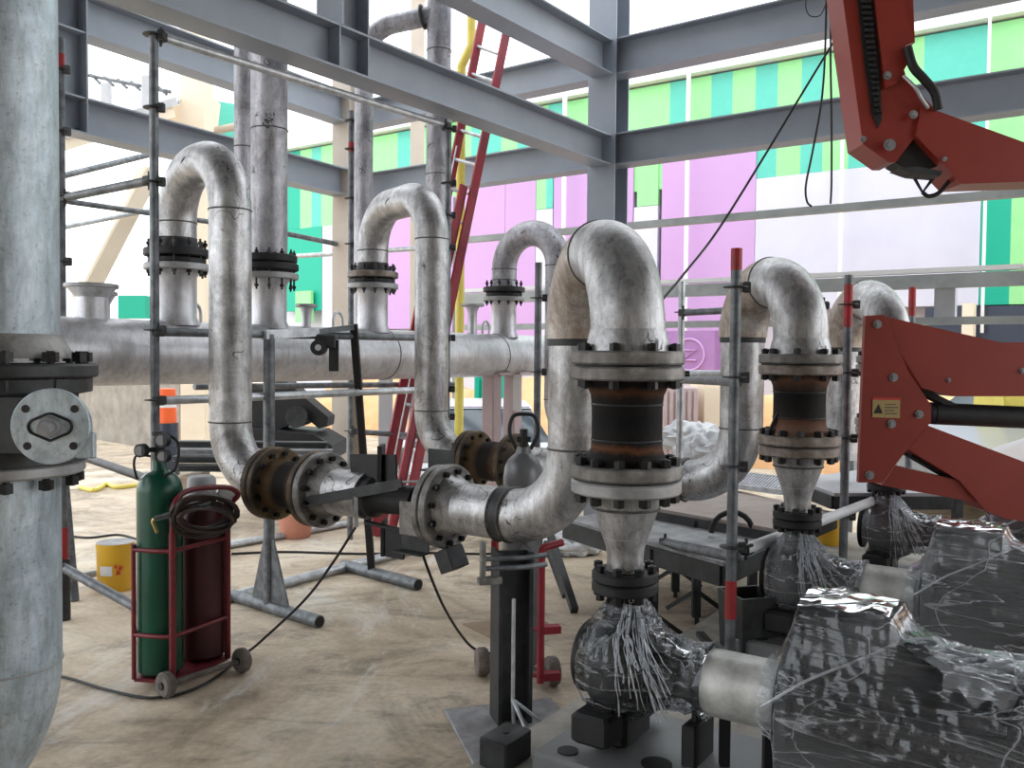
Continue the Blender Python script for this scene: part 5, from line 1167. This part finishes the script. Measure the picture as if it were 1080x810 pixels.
b = MB(); b.bar(P(66, 152, 10.7), P(182, 117, 12.4), .05, .16); part('fascia', b, 'cream', t)
for x, y in ((112, 94), (155, 86)):
    b = MB(); p = P(x, y, 12.0); b.box(p - Z * .2, (.11, .11, .55), bev=.01); part('hanger_post', b, 'pale_grey', t)
for i in range(7):
    b = MB(); xx = 82 + i * 14; b.tube([P(xx, 76 + i * 2.5, 12.5), P(xx + 10, 86 + i * 2.3, 12.5)], .02, 6); part('truss_web', b, 'steel_dull', t)
b = MB(); b.tube([P(76, 76, 12.5), P(180, 97, 12.5)], .025, 6); part('truss_chord', b, 'steel_dull', t)
b = MB(); b.bar(P(82, -2, 11), P(140, 44, 12.5), .2, .1); single('roof_rafter', 'beige sloping rafter at the very top left', 'rafter', b, 'beige')
# block wall
b = MB(); q0, q1 = Pz(40, 452, 0), Pz(196, 478, 0)
b.prism([q0, q1, at(q1, 1.25), at(q0, 1.25)], (q1 - q0).cross(Z), .2)
single('block_wall', 'low grey block wall under the header at far left', 'wall', b, 'blockwall')
# traffic barrel
c = G(175, 455, 11.5); t = thing('safety_barrel', 'orange and white safety barrel behind the green gas cylinder valve', 'barrel', c + Z * .0)
zz = P(175, 462, 11.5).z
b = MB(); b.lathe([(.17, 0), (.16, zz + .2)], c, Z, 24); part('base', b, 'cardark', t)
b = MB(); b.lathe([(.135, 0), (.13, .2)], c + Z * (zz + .2), Z, 24); part('band', b, 'orange', t, 'orange band')
b = MB(); b.lathe([(.13, 0), (.125, .12)], c + Z * (zz + .4), Z, 24); part('band', b, 'white', t, 'white band')
b = MB(); b.lathe([(.125, 0), (.12, .12)], c + Z * (zz + .52), Z, 24); part('band', b, 'orange', t, 'orange band')
# sand bank
b = MB(); nx_, ny_ = 90, 12; vs = []; u_ = V((A.y, -A.x, 0))
for i in range(nx_ + 1):
    for j in range(ny_ + 1):
        s = -14 + 34 * i / nx_; g = j / ny_; h = (1.05 * math.sin(math.pi * min(1, g * 1.1)) ** .8 if g < .92 else .05)
        p = A * (12.4 + 3.2 * g) + u_ * s; n_ = noise.noise(V((s * .6, g * 3, 1))) * .35 + noise.noise(V((s * 2.2, g * 8, 4))) * .1
        vs.append(V((p.x, p.y, max(-.02, h * (1 + n_) - .02))))
b.add(vs, [(i * (ny_ + 1) + j, (i + 1) * (ny_ + 1) + j, (i + 1) * (ny_ + 1) + j + 1, i * (ny_ + 1) + j + 1) for i in range(nx_) for j in range(ny_)], True)
single('sand_bank', 'bank of orange sand in front of the clad building', 'sand', b, 'sand', kind='stuff')
# excavator arm and dark steel stack
t = thing('digger', 'black digger arm with round counterweight behind the support stand', 'machine', G(300, 470, 9.2))
def pl2_(name, pts, d, th, mt, par): 
    poly = [P(x, y, d) for x, y in pts]; b = MB(); b.prism(poly, Y, th, False); return part(name, b, mt, par)
pl2_('arm', [(262, 412), (280, 404), (302, 402), (322, 420), (346, 440), (345, 450), (336, 452), (322, 440), (296, 452), (290, 470), (262, 470)], 9.2, .35, 'black_iron', t)
b = MB(); c = P(312, 440, 9.1); b.cyl(c, c + Y * .4, .11, n=24); part('counterweight', b, 'charcoal', t)
pl2_('chassis', [(258, 452), (330, 458), (350, 470), (350, 486), (256, 486)], 9.0, .8, 'black_iron', t)
for x in (272, 300, 330):
    b = MB(); c = P(x, 484, 8.95); b.lathe([(.05, -.1), (.13, -.1), (.15, -.06), (.15, .06), (.13, .1), (.05, .1)], at(c, .16), Y, 20); part('roller', b, 'tyre', t)
for i, (x0, y0, x1_, y1, d) in enumerate(((186, 468, 345, 466, 8.3), (190, 476, 350, 474, 8.2), (184, 484, 352, 481, 8.1), (188, 493, 300, 490, 8.0))):
    l = ['topmost dark steel section in the stack behind leftmost loop', 'second dark steel section of the stack behind leftmost loop', 'third dark steel section of the stack, slightly longer', 'lowest dark steel section of the stack, nearest the floor'][i]
    p, q = P(x0, y0, d), P(x1_, y1, d); q.z = p.z
    ibeam('steel_section', l, p - Z * .03, q - Z * .03, .06, .12, 'dark steel sections stacked behind the loop', mt='charcoal' if i != 1 else 'dusty_steel', cat='steel section')
for x in (205, 330):
    b = MB(); c = G(x, 480, 8.15); b.box(at(c, P(x, 500, 8.1).z / 2), (.12, .5, P(x, 500, 8.1).z), bev=.008); single('timber_block', 'timber block under the dark steel stack, ' + ('left end' if x < 300 else 'right end'), 'block', b, 'wood', group='timber blocks under the steel stack')
# glass door panel far left
b = MB(); b.prism([P(205, 425, 14), P(220, 425, 14), P(222, 465, 14), P(205, 463, 14)], Y, .05); single('glass_panel', 'pale blue glass panel left of leftmost loop foot', 'panel', b, 'lav')
# cars
def car(label, c, rz, mt, L=4.2, Wd=1.75, Hh=1.45):
    cs, sn = math.cos(rz), math.sin(rz); U_ = V((cs, sn, 0)); W_ = V((-sn, cs, 0))
    t = thing('car', label, 'car', c, group='parked cars')
    def sec(pr, w0, name, m, z=0):
        b = MB(); n = len(pr); vs = []
        for s, k in ((-1, 1), (1, 1)): vs += [c + U_ * (x * L) + W_ * (s * w0 * wk * Wd / 2) + Z * (zz * Hh) for x, zz, wk in pr]
        fs = [tuple(range(n)), tuple(range(2 * n - 1, n - 1, -1))] + [(i, n + i, n + (i + 1) % n, (i + 1) % n) for i in range(n)]
        b.add(vs, fs); return part(name, b, m, t)
    sec([(-.5, .2, 1), (.5, .2, 1), (.5, .42, .97), (.46, .5, .96), (.26, .62, .95), (-.32, .66, .95), (-.49, .6, .95), (-.5, .4, .98)], 1, 'body', mt)
    sec([(.24, .62, .92), (.08, .96, .76), (-.02, 1, .74), (-.24, .98, .75), (-.42, .66, .92)], .98, 'cabin', 'glass')
    sec([(.09, .95, .79), (-.01, 1.015, .77), (-.24, 1.0, .78), (-.26, .96, .80), (-.02, .955, .8)], .98, 'roof_panel', mt)
    for sx_ in (-.31, .32):
        for sy_ in (-1, 1):
            b = MB(); p = c + U_ * (sx_ * L) + W_ * (sy_ * (Wd / 2 - .1)) + Z * .31; b.lathe([(.15, -.1), (.28, -.1), (.31, -.07), (.31, .07), (.28, .1), (.15, .1)], p, W_, 22); part('wheel', b, 'tyre', t)
    for sy_ in (-1, 1):
        b = MB(); b.box(c + U_ * (.495 * L) + W_ * (sy_ * .62) + Z * .62, (.08, .3, .14), U_, W_, Z, .02); part('headlight', b, 'white', t)
car('white car parked behind the header supports, front towards us', G(497, 450, 10.6), R(-82), 'carwhite', Hh=1.02)
car('silver car under the orange lift arm at right edge', G(1110, 470, 9.8), R(200), 'cargrey')
# dumpster boxes beyond
def crate(label, px0, px1, y0, y1, d, mt, name='site_container'):
    z1 = P((px0 + px1) / 2, y0, d).z; p, q = P(px0, y1, d), P(px1, y1, d); b = MB(); c = (p + q) / 2
    b.box((c.x, c.y + .5, z1 / 2), (q.x - p.x, 1.0, z1), bev=.02)
    for i in range(6): b.box((p.x + (q.x - p.x) * (i + .5) / 6, c.y - .01, z1 / 2), (.05, .04, z1 * .9))
    single(name, label, 'container', b, mt, group='site containers')
crate('mauve grey site container right of the front flange', 698, 736, 408, 444, 12.4, 'pinkcol')
crate('tan site container behind the second U loop legs', 742, 764, 404, 444, 12.8, 'cream')
crate('dark green site container left of the header supports', 500, 540, 395, 428, 13.2, 'darkgreen')
b = MB(); c = G(1072, 427, 9.4); b.lathe([(.3, 0), (.32, .03), (.32, 1.1), (.28, 1.16)], at(c, P(1072, 427, 9.4).z) - X * .3, X, 28)
b.box(at(c, .32) , (.7, .4, .64)); single('yellow_tank', 'pale yellow horizontal tank under the lift arm, right edge', 'tank', b, 'yellow_pipe')
b = MB(); c = G(908, 377, 7.4); b.lathe([(.12, 0), (.15, .03), (.155, .2), (.15, .35), (.155, .5), (.12, .56)], at(c, P(908, 383, 7.4).z) , Z, 24)
zd = P(908, 383, 7.4).z; t = thing('blue_drum', 'blue plastic drum on a thin stand, left of the orange lift plate', 'drum', at(c, 0)); part('drum', b, 'blue', t)
for dx, dy in ((-.1, -.1), (.1, -.1), (.1, .1), (-.1, .1)):
    b = MB(); b.box(at(c, zd / 2) + V((dx, dy, 0)), (.03, .03, zd)); part('stand_leg', b, 'steel_dull', t)
# ================================================================ LIGHT
w = bpy.data.worlds.new('sky'); bpy.context.scene.world = w; w.use_nodes = True
bg = w.node_tree.nodes['Background']; bg.inputs[0].default_value = (.93, .965, 1, 1); bg.inputs[1].default_value = 2.1
sc = bpy.context.scene
sc.view_settings.view_transform = 'Standard'; sc.view_settings.look = 'None'; sc.view_settings.exposure = .5; sc.view_settings.gamma = 1
sc.view_settings.use_curve_mapping = False
